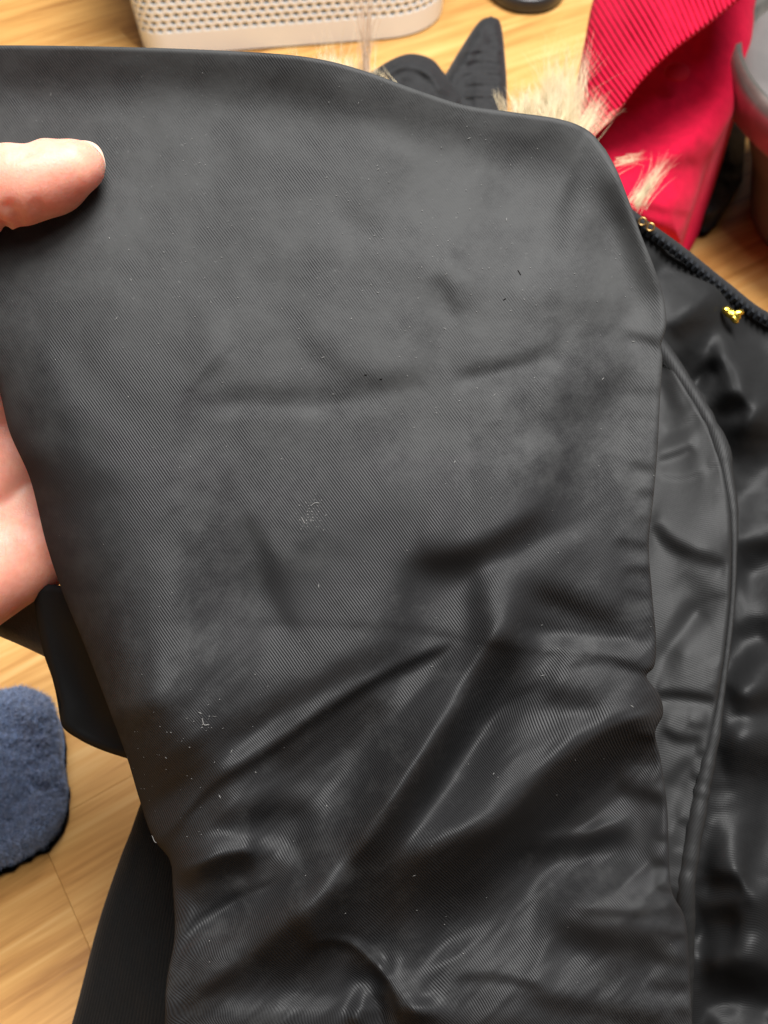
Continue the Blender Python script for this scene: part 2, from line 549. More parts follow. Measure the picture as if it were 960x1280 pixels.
def skin_mat():
    m, nt, b = new_mat('skin')
    tc = nd(nt, 'ShaderNodeTexCoord'); v = tc.outputs['Object']
    f = noise(nt, v, 55, 5, 0.6); g = noise(nt, v, 420, 3, 0.6)
    c = ramp(nt, mth(nt, 'ADD', mth(nt, 'MULTIPLY', f, 0.75), mth(nt, 'MULTIPLY', g, 0.25)),
             [(0.30, (0.68, 0.255, 0.18)), (0.50, (0.77, 0.355, 0.262)), (0.70, (0.82, 0.445, 0.335))])
    nt.links.new(c, b.inputs['Base Color'])
    b.inputs['Roughness'].default_value = 0.48
    b.inputs['Specular IOR Level'].default_value = 0.4
    b.inputs['Subsurface Weight'].default_value = 0.85
    b.inputs['Subsurface Radius'].default_value = (1.0, 0.3, 0.16)
    b.inputs['Subsurface Scale'].default_value = 0.011
    vo = nd(nt, 'ShaderNodeTexVoronoi', feature='DISTANCE_TO_EDGE')
    vo.inputs['Scale'].default_value = 900
    nt.links.new(v, vo.inputs['Vector'])
    bp = nd(nt, 'ShaderNodeBump'); bp.inputs['Strength'].default_value = 0.35; bp.inputs['Distance'].default_value = 0.0003
    nt.links.new(vo.outputs['Distance'], bp.inputs['Height'])
    mp = nd(nt, 'ShaderNodeMapping'); mp.inputs['Scale'].default_value = (260, 60, 110)
    nt.links.new(v, mp.inputs['Vector'])
    bp2 = nd(nt, 'ShaderNodeBump'); bp2.inputs['Strength'].default_value = 0.4; bp2.inputs['Distance'].default_value = 0.0007
    nt.links.new(noise(nt, mp.outputs[0], 1.0, 4, 0.6), bp2.inputs['Height'])
    nt.links.new(bp2.outputs[0], bp.inputs['Normal']); nt.links.new(bp.outputs[0], b.inputs['Normal'])
    return m


M_SKIN = skin_mat()


def wood_mat():
    m, nt, b = new_mat('oak_laminate')
    tc = nd(nt, 'ShaderNodeTexCoord'); oi = nd(nt, 'ShaderNodeObjectInfo')
    off = nd(nt, 'ShaderNodeVectorMath', operation='ADD')
    nt.links.new(tc.outputs['Object'], off.inputs[0])
    mul = nd(nt, 'ShaderNodeVectorMath', operation='SCALE')
    cmb = nd(nt, 'ShaderNodeCombineXYZ')
    nt.links.new(oi.outputs['Random'], cmb.inputs[0]); nt.links.new(mth(nt, 'MULTIPLY', oi.outputs['Random'], 7.7), cmb.inputs[1])
    nt.links.new(cmb.outputs[0], mul.inputs[0]); mul.inputs['Scale'].default_value = 23.0
    nt.links.new(mul.outputs[0], off.inputs[1])
    mp = nd(nt, 'ShaderNodeMapping'); mp.inputs['Scale'].default_value = (4.5, 60.0, 1.0)
    nt.links.new(off.outputs[0], mp.inputs['Vector'])
    n1 = noise(nt, mp.outputs[0], 1.0, 5, 0.62, 0.9)
    mp2 = nd(nt, 'ShaderNodeMapping'); mp2.inputs['Scale'].default_value = (14.0, 260.0, 1.0)
    nt.links.new(off.outputs[0], mp2.inputs['Vector'])
    n2 = noise(nt, mp2.outputs[0], 1.0, 3, 0.6, 0.3)
    mp3 = nd(nt, 'ShaderNodeMapping'); mp3.inputs['Scale'].default_value = (1.2, 7.0, 1.0)
    nt.links.new(off.outputs[0], mp3.inputs['Vector'])
    n3 = noise(nt, mp3.outputs[0], 1.0, 3, 0.5, 1.5)
    g = mth(nt, 'ADD', mth(nt, 'ADD', mth(nt, 'MULTIPLY', n1, 0.58), mth(nt, 'MULTIPLY', n2, 0.24)), mth(nt, 'MULTIPLY', n3, 0.18))
    g = mth(nt, 'ADD', g, mth(nt, 'MULTIPLY', mth(nt, 'SUBTRACT', oi.outputs['Random'], 0.5), 0.07))
    c = ramp(nt, g, [(0.39, (0.41, 0.190, 0.050)), (0.47, (0.56, 0.285, 0.080)), (0.54, (0.66, 0.360, 0.112)), (0.63, (0.73, 0.445, 0.165))])
    nt.links.new(c, b.inputs['Base Color'])
    b.inputs['Roughness'].default_value = 0.42
    b.inputs['Specular IOR Level'].default_value = 0.4
    bp = nd(nt, 'ShaderNodeBump'); bp.inputs['Strength'].default_value = 0.25; bp.inputs['Distance'].default_value = 0.0005
    nt.links.new(n2, bp.inputs['Height']); nt.links.new(bp.outputs[0], b.inputs['Normal'])
    return m


M_WOOD = wood_mat()
M_SUB = plain('dark_joint', (0.34, 0.16, 0.05), 0.9)

# ------------------------------------------------------------------ floor of laminate planks
fl = link('floor', mesh_np('floor', [(-3, -1.5, -0.012), (3, -1.5, -0.012), (3, 4.5, -0.012), (-3, 4.5, -0.012)], [(0, 1, 2, 3)]), M_SUB)
tag(fl, 'golden oak laminate floor under the heap of clothes', None, 'structure')
PL, PW, TH = 1.20, 0.128, 0.012


def plank_mesh():
    bm = bmesh.new()
    bmesh.ops.create_cube(bm, size=1.0)
    for v in bm.verts:
        v.co.x *= PL - 0.0001; v.co.y *= PW - 0.0001; v.co.z = (v.co.z - 0.5) * (TH - 0.0006)
    bmesh.ops.bevel(bm, geom=[e for e in bm.edges if all(v.co.z > -0.002 for v in e.verts)], offset=0.0002, segments=1, affect='EDGES')
    me = bpy.data.meshes.new('plank'); bm.to_mesh(me); bm.free()
    me.materials.append(M_WOOD)
    return me


pm = plank_mesh()
FA = R(33.0)
ux = np.array([math.cos(FA), math.sin(FA)]); uy = np.array([-math.sin(FA), math.cos(FA)])
joint = floor_pt(88, 1130)[:2]          # an end joint seen beside the dark hem
j0x, j0y = joint @ ux, joint @ uy
rowoff = [0.0, 0.47, 0.83, 0.21, 0.64, 1.03, 0.38, 0.9, 0.12, 0.55]
for r in range(-9, 17):
    yc = j0y - 0.15 * PW + r * PW
    for k in range(-3, 4):
        xc = j0x + PL / 2 + k * PL + (rowoff[r % 10] if r else 0.0)
        p2 = xc * ux + yc * uy
        if not (-1.5 < p2[0] < 1.9 and -0.6 < p2[1] < 2.6):
            continue
        o = link('plank', pm, None, fl)
        o.location = (p2[0], p2[1], 0.0); o.rotation_euler = (0, 0, FA)

# ------------------------------------------------------------------ the black jacket
jacket = empty('black_jacket', 'black twill padded jacket with one sleeve held up towards the viewer', 'jacket')

# --- the raised sleeve (flattened, hanging from the hand)
top = [(-130, 60, .312), (-40, 57, .308), (60, 57, .305), (200, 60, .303), (330, 66, .302), (400, 74, .302), (460, 90, .303), (520, 112, .304),
       (580, 131, .305), (640, 140, .306), (700, 149, .307), (735, 163, .307), (757, 187, .307)]
right = [(757, 187, .307), (772, 215, .306), (788, 256, .305), (801, 292, .304), (818, 335, .303), (829, 370, .302), (833, 405, .301), (826, 432, .301), (828, 450, .301),
         (825, 500, .300), (822, 560, .299), (817, 620, .298), (811, 680, .297), (815, 740, .296), (820, 798, .296), (818, 832, .296), (808, 846, .297),
         (824, 868, .297), (829, 892, .297), (819, 916, .297), (826, 950, .297), (834, 1010, .297), (836, 1070, .297), (840, 1115, .297), (857, 1152, .297),
         (863, 1230, .297), (866, 1320, .30), (872, 1520, .33)]
bottom = [(205, 1520, .33), (400, 1530, .33), (640, 1530, .33), (872, 1520, .33)]
left = [(-130, 60, .312), (-112, 150, .312), (-96, 260, .310), (-72, 340, .308), (-36, 420, .306), (-4, 480, .304), (12, 540, .303), (38, 600, .301), (58, 680, .30),
        (80, 745, .299), (103, 800, .298), (130, 870, .297), (158, 945, .296), (173, 995, .296), (190, 1045, .296), (212, 1075, .297),
        (216, 1110, .298), (218, 1170, .298), (208, 1230, .298), (206, 1300, .30), (205, 1520, .33)]
S, bound = coons(top, right, bottom, left, 360, 520)
X, Y = S[..., 0], S[..., 1]
H = np.zeros_like(X)
mm = 0.001


def F(pts, a, w1, w2, end=0.18):
    global H
    H = H + fold(X, Y, pts, a * mm, w1, w2, end)


def G(cx, cy, rx, ry, a, rot=0.0):
    global H
    H = H + bump(X, Y, cx, cy, rx, ry, a * mm, rot)


SLEEVE = [
    # upper panel: the top leans over towards the viewer, the rest is almost flat with faint puckers
    ([(-120, 88), (60, 84), (200, 88), (330, 97), (450, 122), (560, 152), (640, 168), (730, 198)], -.36, 90, 40, .02),
    ([(750, 200), (785, 280), (808, 340), (820, 400)], -.45, 30, 26),
    ([(545, 335), (560, 365), (578, 400)], -.20, 14, 12), ([(500, 180), (470, 240), (430, 290)], -.14, 34, 40),
    ([(225, 500), (330, 492), (430, 490), (560, 470)], -.12, 18, 10), ([(235, 513), (330, 514), (430, 512), (500, 500)], .16, 6, 10),
    ([(370, 415), (420, 458), (480, 476), (545, 466)], -.15, 18, 16), ([(560, 470), (630, 455), (700, 432)], -.22, 10, 9),
    ([(560, 488), (640, 474), (720, 450)], .20, 10, 16), ([(232, 500), (250, 470), (285, 440)], -.10, 8, 12),
    ([(660, 545), (740, 500), (815, 450)], -.16, 22, 20), ([(590, 590), (660, 560), (740, 520)], .14, 24, 20),
    ([(120, 340), (200, 380), (300, 370)], .08, 60, 60), ([(590, 270), (650, 300), (700, 370)], .10, 40, 40),
    # the rolled side below the hand
    ([(14, 560), (50, 660), (88, 760), (126, 850), (165, 935)], -.42, 40, 34, .08), ([(150, 880), (185, 960), (215, 1010)], -1.2, 46, 50),
    ([(225, 925), (250, 960), (270, 985)], -.45, 30, 30),
    # middle: tension lines
    ([(230, 815), (300, 790), (350, 750)], .16, 44, 44), ([(326, 690), (345, 740), (352, 795)], -.18, 26, 26), ([(300, 640), (322, 672), (345, 705)], -.13, 10, 11),
    ([(470, 610), (540, 580), (620, 555)], .12, 44, 44),
    ([(495, 706), (555, 702), (600, 688), (650, 662), (696, 628)], -.55, 13, 24), ([(510, 684), (560, 694), (610, 706)], -.22, 24, 22),
    ([(590, 722), (660, 692), (750, 652)], .20, 13, 14), ([(640, 728), (695, 748), (750, 770), (800, 786)], -.52, 20, 15, .3),
    ([(598, 735), (604, 770), (600, 800)], -.22, 18, 20), ([(640, 792), (720, 802), (822, 808)], .26, 8, 24, .08), ([(640, 775), (720, 788), (822, 797)], -.22, 12, 7),
    ([(670, 862), (720, 876), (765, 884)], -.42, 17, 15, .3), ([(700, 905), (760, 900), (820, 880)], .25, 16, 14),
    # the long crease from the middle down to the dark side
    ([(250, 938), (330, 897), (420, 852), (530, 800)], -.36, 22, 17), ([(228, 992), (320, 924), (420, 862), (520, 815)], .24, 14, 11),
    ([(198, 1062), (262, 988), (330, 944), (400, 895), (490, 840), (578, 800)], -.75, 5, 8, .1),
    ([(330, 965), (385, 932), (440, 900), (492, 858)], -.42, 26, 30), ([(380, 1075), (440, 1020), (500, 950), (560, 880), (604, 815)], .40, 34, 44),
    # the main diagonal valleys
    ([(428, 1104), (470, 1056), (505, 1006), (545, 946), (585, 886), (612, 832), (642, 780)], -1.9, 16, 26, .14),
    ([(500, 1055), (570, 1000), (622, 930), (664, 860)], .34, 40, 36),
    ([(310, 1222), (400, 1152), (480, 1106), (570, 1066), (640, 1034), (682, 994), (716, 957), (770, 920), (830, 892)], -1.8, 18, 40, .1),
    ([(420, 1178), (480, 1142), (570, 1112), (640, 1090)], -.62, 40, 44), ([(640, 1066), (700, 1058), (760, 1047), (798, 1030)], -.70, 12, 18),
    ([(670, 1105), (760, 1100), (825, 1088)], .42, 34, 34), ([(680, 1156), (760, 1174), (850, 1180)], -.55, 16, 22), ([(590, 1195), (680, 1212), (760, 1222)], .20, 30, 30),
    ([(640, 1240), (720, 1258), (850, 1280)], -.42, 12, 14), ([(560, 1190)], .45, 42, 14, -30), ([(775, 924), (826, 926)], -.5, 8, 8), ([(765, 984), (800, 990), (836, 1002)], -.45, 10, 10),
    ([(770, 955), (830, 965)], .25, 12, 12),
    # crisp lit crests beside the valleys
    ([(415, 1092), (478, 1030), (528, 960), (572, 886), (604, 826)], .32, 5, 6, .2), ([(320, 1200), (420, 1128), (520, 1076), (622, 1026), (672, 976)], .25, 6, 6, .2),
    ([(690, 962), (750, 915), (828, 880)], .45, 5, 5), ([(650, 1044), (720, 1038), (796, 1014)], .35, 5, 5), ([(218, 1088), (270, 1066), (326, 1058)], .5, 4, 5),
    ([(216, 1190), (245, 1150), (300, 1118), (362, 1094)], -.35, 5, 5), ([(222, 1204), (252, 1164), (306, 1130), (368, 1106)], .3, 5, 5), ([(690, 836), (750, 826), (812, 832)], -.22, 6, 6),
    ([(600, 905), (640, 870), (690, 850)], -.18, 6, 7), ([(470, 920), (520, 880), (560, 835)], .2, 6, 6), ([(700, 1135), (770, 1142), (850, 1140)], -.25, 5, 6), ([(560, 1225), (620, 1222), (690, 1238)], -.3, 6, 6),
    # bottom: standing loops and the tuck at the left
    ([(380, 1182), (410, 1172), (440, 1176), (468, 1196), (492, 1228)], 1.1, 7, 9, .15), ([(430, 1196), (474, 1226), (500, 1262), (520, 1300)], -1.2, 12, 16, .15),
    ([(330, 1196), (390, 1160), (450, 1156), (505, 1190), (540, 1236)], -.55, 22, 16), ([(458, 1266), (464, 1246), (480, 1240)], .9, 8, 9), ([(532, 1254)], .9, 20, 11, 10),
    ([(525, 1275)], -.9, 30, 9, 10), ([(212, 1104), (250, 1091), (290, 1076), (322, 1068)], -1.6, 11, 15, .2), ([(235, 1128), (270, 1120), (310, 1112)], -.45, 12, 12),
    ([(210, 1064), (270, 1052), (330, 1052), (372, 1076), (362, 1112)], .45, 11, 14), ([(232, 1196), (300, 1152), (380, 1102), (450, 1052)], .50, 20, 22),
    ([(212, 1268), (280, 1228), (360, 1182)], -.65, 12, 16), ([(255, 1032), (330, 1014), (405, 1012)], -.45, 16, 15), ([(220, 1290), (320, 1262), (430, 1250)], .2, 22, 22)]
H = relief(X, Y, SLEEVE, 1.6, lam=0.06, keep=210.0)
H += fold(X, Y, [(372, 1186), (405, 1172), (440, 1176), (472, 1202), (495, 1240), (512, 1290)], 4.5 * mm, 34, 9, .15)
H += fold(X, Y, [(440, 1290), (452, 1252), (468, 1238), (484, 1250), (492, 1300)], 3.5 * mm, 12, 10, .15)
# fine wrinkles that run with the big folds
wa = (X * math.cos(R(-42)) + Y * math.sin(R(-42))); wb = (-X * math.sin(R(-42)) + Y * math.cos(R(-42)))
mask = np.clip((Y - 780) / 160, 0, 1) * 0.65 + 0.12 * np.clip((Y - 520) / 100, 0, 1)
H += mask * 0.42 * mm * (0.5 - np.abs(fbm(wa / 170 + 3, wb / 34, 15, 3))) + mask * 0.22 * mm * fbm(wa / 60, wb / 16, 19, 2)
# puckered seam along the free edge
ed = spline(right, 44)
pk = []
for k in range(7, 38):
    ex, ey = ed[k, 0], ed[k, 1]
    pk.append(([(ex - rng.uniform(18, 60), ey + rng.uniform(-12, 4)), (ex - 12, ey), (ex + 10, ey + 2)], rng.uniform(-.7, .3), rng.uniform(4, 8), rng.uniform(4, 8), .3))
H += relief(X, Y, pk, keep=40)
H += fbm(X / 150, Y / 150, 3, 3) * 0.5 * mm + fbm(X / 45, Y / 45, 9, 2) * 0.12 * mm
# roll of the rim: broad at the top and on the hand's side, tight along the free seam
nb = 400
lin = np.linspace(0, 1, nb)
Rp = np.concatenate([np.interp(lin, [0, .6, .9, 1], [6, 6, 7, 8]), np.interp(lin, [0, .15, .3, .6, .75, 1], [8, 8, 7, 7, 7, 9]),
                     np.full(nb, 40.0), np.interp(lin, [0, .2, .28, .4, .6, .69, .8], [14, 20, 60, 110, 150, 90, 60])])
Bp = np.concatenate([np.interp(lin, [0, .6, .9, 1], [.0009, .0009, .001, .001]), np.interp(lin, [0, .15, .3, .6, .75, 1], [.001, .001, .001, .001, .001, .0013]),
                     np.full(nb, .004), np.interp(lin, [0, .2, .28, .4, .6, .69, .8], [.002, .003, .010, .016, .022, .012, .006])])
sleeve, front = sheet('sleeve', S, bound, M_TWILL, jacket, H, B=Bp, Rpx=Rp, thick=0.006, gain=0.3)
tag(sleeve, 'flattened black twill sleeve with worn dusty patches')
sl_front = front
LX, LY = X, Y


def on_sleeve(px, py, lift=0.0):
    """Nearest point of the sleeve's front to a photo direction, with its normal."""
    k = np.argmin((LX - px) ** 2 + (LY - py) ** 2)
    i, j = divmod(k, LX.shape[1])
    i = min(max(i, 1), LX.shape[0] - 2); j = min(max(j, 1), LX.shape[1] - 2)
    n = np.cross(sl_front[i, j + 1] - sl_front[i, j - 1], sl_front[i - 1, j] - sl_front[i + 1, j])
    n /= np.linalg.norm(n)
    if n @ (CAM - sl_front[i, j]) < 0: n = -n
    return sl_front[i, j] + n * lift, n


# --- the jacket's front body beside it: a satin heap that rests on the floor
bt = [(540, 200, .43), (640, 215, .427), (700, 225, .425), (760, 250, .428), (800, 280, .430), (850, 316, .433), (905, 360, .438), (960, 400, .443), (1060, 440, .45), (1180, 470, .46)]
br = [(1180, 470, .46), (1180, 800, .42), (1170, 1100, .39), (1150, 1500, .40)]
bb = [(540, 1500, .40), (700, 1500, .40), (850, 1500, .40), (1000, 1500, .40), (1150, 1500, .40)]
bl = [(540, 200, .43), (550, 500, .41), (560, 800, .395), (550, 1100, .39), (540, 1500, .40)]
S, bound = coons(bt, br, bb, bl, 230, 260, 0.2)
X, Y = S[..., 0], S[..., 1]
H = np.zeros_like(X)
BODY = [
    # gathers that fan out from the piping towards the zip
    ([(815, 335), (850, 352), (880, 384)], .5, 26, 24), ([(800, 305), (850, 335), (900, 380), (960, 430)], -.35, 16, 14), ([(836, 430), (862, 408), (905, 402)], -.7, 14, 16),
    ([(880, 430), (920, 440), (950, 480), (975, 510)], .55, 20, 20), ([(855, 478), (880, 462), (915, 446)], -.9, 12, 14), ([(862, 496), (876, 478), (896, 464)], .7, 5, 6),
    ([(876, 530), (905, 508), (940, 496)], -1.0, 12, 16), ([(884, 520), (915, 524), (945, 515)], .4, 8, 8), ([(896, 566), (930, 550), (985, 545)], -.8, 22, 26),
    ([(925, 610), (950, 640), (990, 650)], .25, 30, 30), ([(915, 702), (945, 688), (990, 676)], -.85, 14, 14), ([(920, 745), (950, 740), (990, 730)], .28, 24, 20),
    ([(912, 800), (940, 785), (990, 770)], -.4, 14, 16), ([(912, 862), (935, 832), (965, 800)], .65, 16, 18), ([(905, 882), (940, 878), (990, 868)], -.7, 10, 12),
    ([(905, 905), (940, 905), (990, 900)], .3, 10, 10), ([(890, 960), (930, 950), (990, 960)], -.7, 22, 26), ([(900, 1030), (940, 1040), (990, 1030)], .15, 24, 24),
    ([(880, 1090), (905, 1098), (935, 1095)], -.8, 9, 12), ([(925, 1112), (955, 1090), (990, 1080)], .6, 24, 22), ([(868, 1148), (900, 1140), (930, 1145)], -.8, 10, 12),
    ([(880, 1180), (930, 1180), (990, 1175)], .25, 16, 16), ([(866, 1222), (920, 1222), (990, 1236)], -1.0, 16, 20), ([(880, 1266), (930, 1266), (990, 1280)], .45, 14, 18)]
BODY = [(st[0], st[1] * (1.25 if st[1] > 0 else .85), st[2] * 1.3, st[3] * 1.3) for st in BODY]
H = relief(X, Y, BODY, 1.75, lam=0.05, pxm=.00034)
H += fold(X, Y, [(838, 440), (880, 500), (912, 580), (922, 660), (919, 760), (902, 880), (882, 1000), (862, 1110), (855, 1200)], -7 * mm, 40, 12, .04)
H += 0.6 * mm * (0.5 - np.abs(fbm(X / 70, Y / 30, 21, 2))) + 0.10 * mm * fbm(X / 30, Y / 14, 23, 2)
body, bfront = sheet('body_panel', S, bound, M_BODY, jacket, H, B=0.012, Rpx=26.0, back='floor')

# --- unseen black cloth added below the sleeve to block the floor's brown bounce
nx_, ny_ = 120, 150
gx_, gy_ = np.meshgrid(np.linspace(-0.075, 0.5, nx_), np.linspace(-0.55, 0.24, ny_))
ez = np.clip(np.minimum.reduce([gx_ + 0.075, 0.5 - gx_, gy_ + 0.55, 0.24 - gy_]) / 0.02, 0, 1) ** 0.5
gz_ = 0.003 + ez * (0.012 + 0.006 * fbm(gx_ / 0.07, gy_ / 0.05, 44, 3))
V = np.stack([gx_ + 0.008 * fbm(gy_ / .06, gx_ / .3, 12, 2), gy_, gz_], -1).reshape(-1, 3)
bkp = V.copy(); bkp[:, 2] = 0.002
n_ = nx_ * ny_
g_ = np.arange(n_).reshape(ny_, nx_)
ring = np.r_[g_[0, :-1], g_[:-1, -1], g_[-1, :0:-1], g_[:0:-1, 0]]
Q = np.vstack([grid_faces(ny_, nx_, 0, True), grid_faces(ny_, nx_, n_), np.stack([ring, ring + n_, np.roll(ring, -1) + n_, np.roll(ring, -1)], 1)])
link('bounce_blocker', mesh_np('bounce_blocker', np.vstack([V, bkp]), Q, np.vstack([V[:, :2], V[:, :2]])), M_LINING, jacket)

# --- side panel between the sleeve and the piping
pt = [(770, 380, .42), (800, 415, .41), (822, 440, .40), (834, 452, .395)]
pr = [(834, 452, .395), (866, 500, .385), (893, 550, .375), (908, 610, .366), (914, 660, .36), (913, 740, .353), (905, 820, .347), (893, 900, .342), (880, 960, .339),
      (868, 1020, .336), (858, 1080, .334), (853, 1130, .334), (850, 1300, .35)]
pb = [(760, 1300, .35), (800, 1300, .35), (850, 1300, .35)]
pl_ = [(770, 380, .42), (765, 600, .372), (760, 800, .350), (755, 1000, .34), (760, 1300, .35)]
S, bound = coons(pt, pr, pb, pl_, 100, 330, 0.3)
X, Y = S[..., 0], S[..., 1]
H = np.zeros_like(X)
PANEL = [
    ([(830, 470), (840, 500), (850, 520)], -.5, 10, 10), ([(822, 535), (850, 530), (880, 512)], -.5, 7, 7), ([(815, 576), (842, 568), (872, 556)], -.9, 7, 6), ([(815, 560), (850, 545), (875, 535)], .3, 9, 9),
    ([(816, 592), (850, 597), (885, 588)], -.5, 4, 5), ([(850, 640)], .40, 44, 34, 30), ([(814, 650), (835, 676), (868, 694), (912, 702)], -1.1, 9, 9, .1),
    ([(848, 705), (870, 728), (888, 762)], -.45, 18, 18), ([(820, 830), (840, 792), (858, 764), (885, 750)], -.45, 12, 10), ([(852, 822), (862, 790), (880, 765)], .45, 13, 13),
    ([(818, 868), (850, 868), (896, 874)], -1.2, 6, 5, .08), ([(820, 882), (850, 884), (890, 886)], .35, 6, 8), ([(824, 908), (845, 922), (882, 924)], -.9, 6, 6), ([(858, 902), (868, 908), (884, 906)], -.5, 5, 5),
    ([(832, 985), (848, 962), (868, 946)], -.4, 9, 8), ([(835, 1050), (846, 1010), (856, 980)], .3, 9, 9)]
for k in range(16):
    ey = 500 + k * 40 + rng.uniform(-10, 10)
    ex = np.interp(ey, [p[1] for p in pr], [p[0] for p in pr])
    PANEL.append(([(ex - rng.uniform(16, 30), ey + rng.uniform(-5, 5)), (ex + 4, ey + rng.uniform(-3, 3))], rng.uniform(-.7, .4), 5, 5, .3))
H = relief(X, Y, PANEL, 1.1, pxm=.00029)
H += fbm(X / 60, Y / 60, 33, 2) * 0.3 * mm
panel, _ = sheet('side_panel', S, bound, M_SATIN, jacket, H, B=0.0012, Rpx=6.0, thick=0.006)

# --- corded piping along that seam, its sheath gathered
pc = spline([(790, 392, .412), (812, 422, .403)] + pr, 240)
ppx = pc[:, 0] + 3; ppy = pc[:, 1]
rad = np.interp(ppy, [440, 560, 700, 860, 960, 1130, 1300], [.0034, .0032, .0010, .0012, .0028, .0034, .0034])
rad = rad * (1 + 0.10 * np.array([vnoise(np.array([y / 9.0]), np.array([0.5]), 5)[0] for y in ppy]) + 0.08 * np.array([vnoise(np.array([y / 26.0]), np.array([2.5]), 6)[0] for y in ppy]))
rad = rad * (1 + np.clip((620 - ppy) / 60, 0, 1) * 0.14 * np.array([vnoise(np.array([y / 13.0]), np.array([4.5]), 8)[0] for y in ppy]))
piping = link('piping', tube_mesh('piping', P(ppx, ppy, pc[:, 2] + 0.001), rad, 16), M_SATIN, jacket)

# --- zip along the far edge of the body, with teeth, two eyelets and a gold emblem
zc = spline([(x, y - 1, d - 0.012) for x, y, d in bt], 160)
zipt = P(zc[:, 0], zc[:, 1], zc[:, 2])
tape = link('zip_tape', tube_mesh('zip_tape', zipt, 0.0026, 10), M_BLACK, jacket)
bm = bmesh.new()
for k in range(0, 160, 2):
    p = Vector(P(zc[k, 0] - 2, zc[k, 1] + 2, zc[k, 2] - 0.003))
    g = bmesh.ops.create_cube(bm, size=1.0)
    tdir = Vector(zipt[min(k + 1, 159)] - zipt[max(k - 1, 0)]).normalized()
    rot = tdir.to_track_quat('X', 'Z').to_matrix()
    for v in g['verts']:
        v.co = p + rot @ Vector((v.co.x * 0.0014, v.co.y * 0.0034, v.co.z * 0.0028))
me = bpy.data.meshes.new('zip_teeth'); bm.to_mesh(me); bm.free()
tag(link('zip_teeth', me, M_ZIP, tape), None, None, 'stuff')


def torus_mesh(name, c, nrm, R0, r0):
    n = Vector(nrm).normalized(); a = n.orthogonal().normalized(); b = n.cross(a)
    t = np.linspace(0, 2 * np.pi, 25)
    pts = [np.array(Vector(c) + R0 * (math.cos(x) * a + math.sin(x) * b)) for x in t]
    return tube_mesh(name, pts, r0, 8, False)


for ex, ey in ((803, 277), (813, 284)):
    c = P(ex, ey, .413)
    link('eyelet', torus_mesh('eyelet', c, CAM - c, 0.0015, 0.0005), M_BRONZE, jacket)


def blob(name, c, axes, sub=3, jit=0.0):
    bm = bmesh.new()
    bmesh.ops.create_icosphere(bm, subdivisions=sub, radius=1.0)
    A = np.array(axes)
    for v in bm.verts:
        j = 1 + jit * random.uniform(-1, 1)
        v.co = Vector(np.array(c) + (A.T @ np.array(v.co)) * j)
    for f in bm.faces: f.smooth = True
    me = bpy.data.meshes.new(name); bm.to_mesh(me); bm.free()
    return me


em = bpy.data.objects.new('gold_emblem', None)
em.empty_display_size = 0.01
scene.collection.objects.link(em); em.parent = jacket
tag(em, 'small shiny gold emblem of rounded lobes beside the zip')
e0 = .418
for (ex, ey, a, b, rot) in ((908, 388, 6.0, 5.2, 0), (915, 393, 11.5, 6.0, 28), (922, 392, 8.5, 4.4, -20), (918, 399, 6.5, 4.0, 50)):
    c = P(ex, ey, e0)
    s = e0 * K
    ax = np.array([s * a * (math.cos(R(rot)) * RIGHT - math.sin(R(rot)) * UP), s * b * (math.sin(R(rot)) * RIGHT + math.cos(R(rot)) * UP), -FWD * s * 4.0])
    link('lobe', blob('lobe', c, ax, 3, 0.10), M_GOLD, em)

# --- ribbed hem band at the lower edge
ht = [(197, 955, .375), (240, 965, .372), (300, 975, .37)]
hr = [(300, 975, .37), (300, 1150, .365), (300, 1300, .36), (300, 1500, .37)]
hb = [(20, 1500, .40), (120, 1500, .39), (220, 1500, .38), (300, 1500, .37)]
hl = [(197, 955, .375), (177, 1001, .38), (163, 1040, .383), (149, 1076, .385), (122, 1157, .386), (91, 1275, .389), (56, 1390, .394), (20, 1500, .40)]
S, bound = coons(ht, hr, hb, hl, 300, 160, 0.2)
X, Y = S[..., 0], S[..., 1]
u = np.linspace(0, 1, X.shape[1])[None, :] * np.ones_like(X)
H = 0.0004 * np.abs(np.sin(np.pi * u * 52)) + fbm(X / 70, Y / 120, 41, 3) * 1.5 * mm
hem, _ = sheet('ribbed_hem', S, bound, M_RIB, jacket, H, B=0.006, Rpx=16.0, back='floor')

# --- back of the sleeve sagging below the hand, and the lining behind it
ft = [(40, 735, .325), (60, 730, .322), (90, 735, .318), (150, 745, .318)]
fr = [(150, 745, .318), (180, 850, .318), (215, 965, .318)]
fb = [(74, 880, .330), (78, 908, .330), (100, 925, .330), (128, 938, .328), (165, 950, .325), (215, 965, .318)]
fl_ = [(40, 735, .325), (46, 775, .328), (54, 815, .330), (66, 850, .330), (74, 880, .330)]
S, bound = coons(ft, fr, fb, fl_, 110, 130, 0.4)
X, Y = S[..., 0], S[..., 1]
H = np.zeros_like(X)
H += relief(X, Y, [([(100, 760), (112, 830), (140, 915)], -.8, 14, 16), ([(62, 770), (78, 850), (100, 905)], .15, 12, 14), ([(85, 915), (120, 930), (160, 945)], .4, 10, 6)], 1.2, pxm=.00026)
flap, _ = sheet('sleeve_underside', S, bound, M_LINING, jacket, H, B=0.004, Rpx=10.0, thick=0.008)
ft = [(-120, 720, .36), (0, 725, .352), (60, 735, .345), (130, 745, .345)]
fr = [(130, 745, .345), (135, 800, .345), (140, 850, .345)]
fb = [(-120, 765, .36), (-20, 790, .356), (10, 800, .354), (50, 818, .35), (90, 838, .346), (140, 850, .345)]
fl_ = [(-120, 720, .36), (-120, 765, .36)]
S, bound = coons(ft, fr, fb, fl_, 90, 40, 0.4)
lining, _ = sheet('lining_fold', S, bound, M_BLACK, jacket, None, B=0.006, Rpx=14.0, thick=0.008)

# --- snagged threads and lint on the sleeve


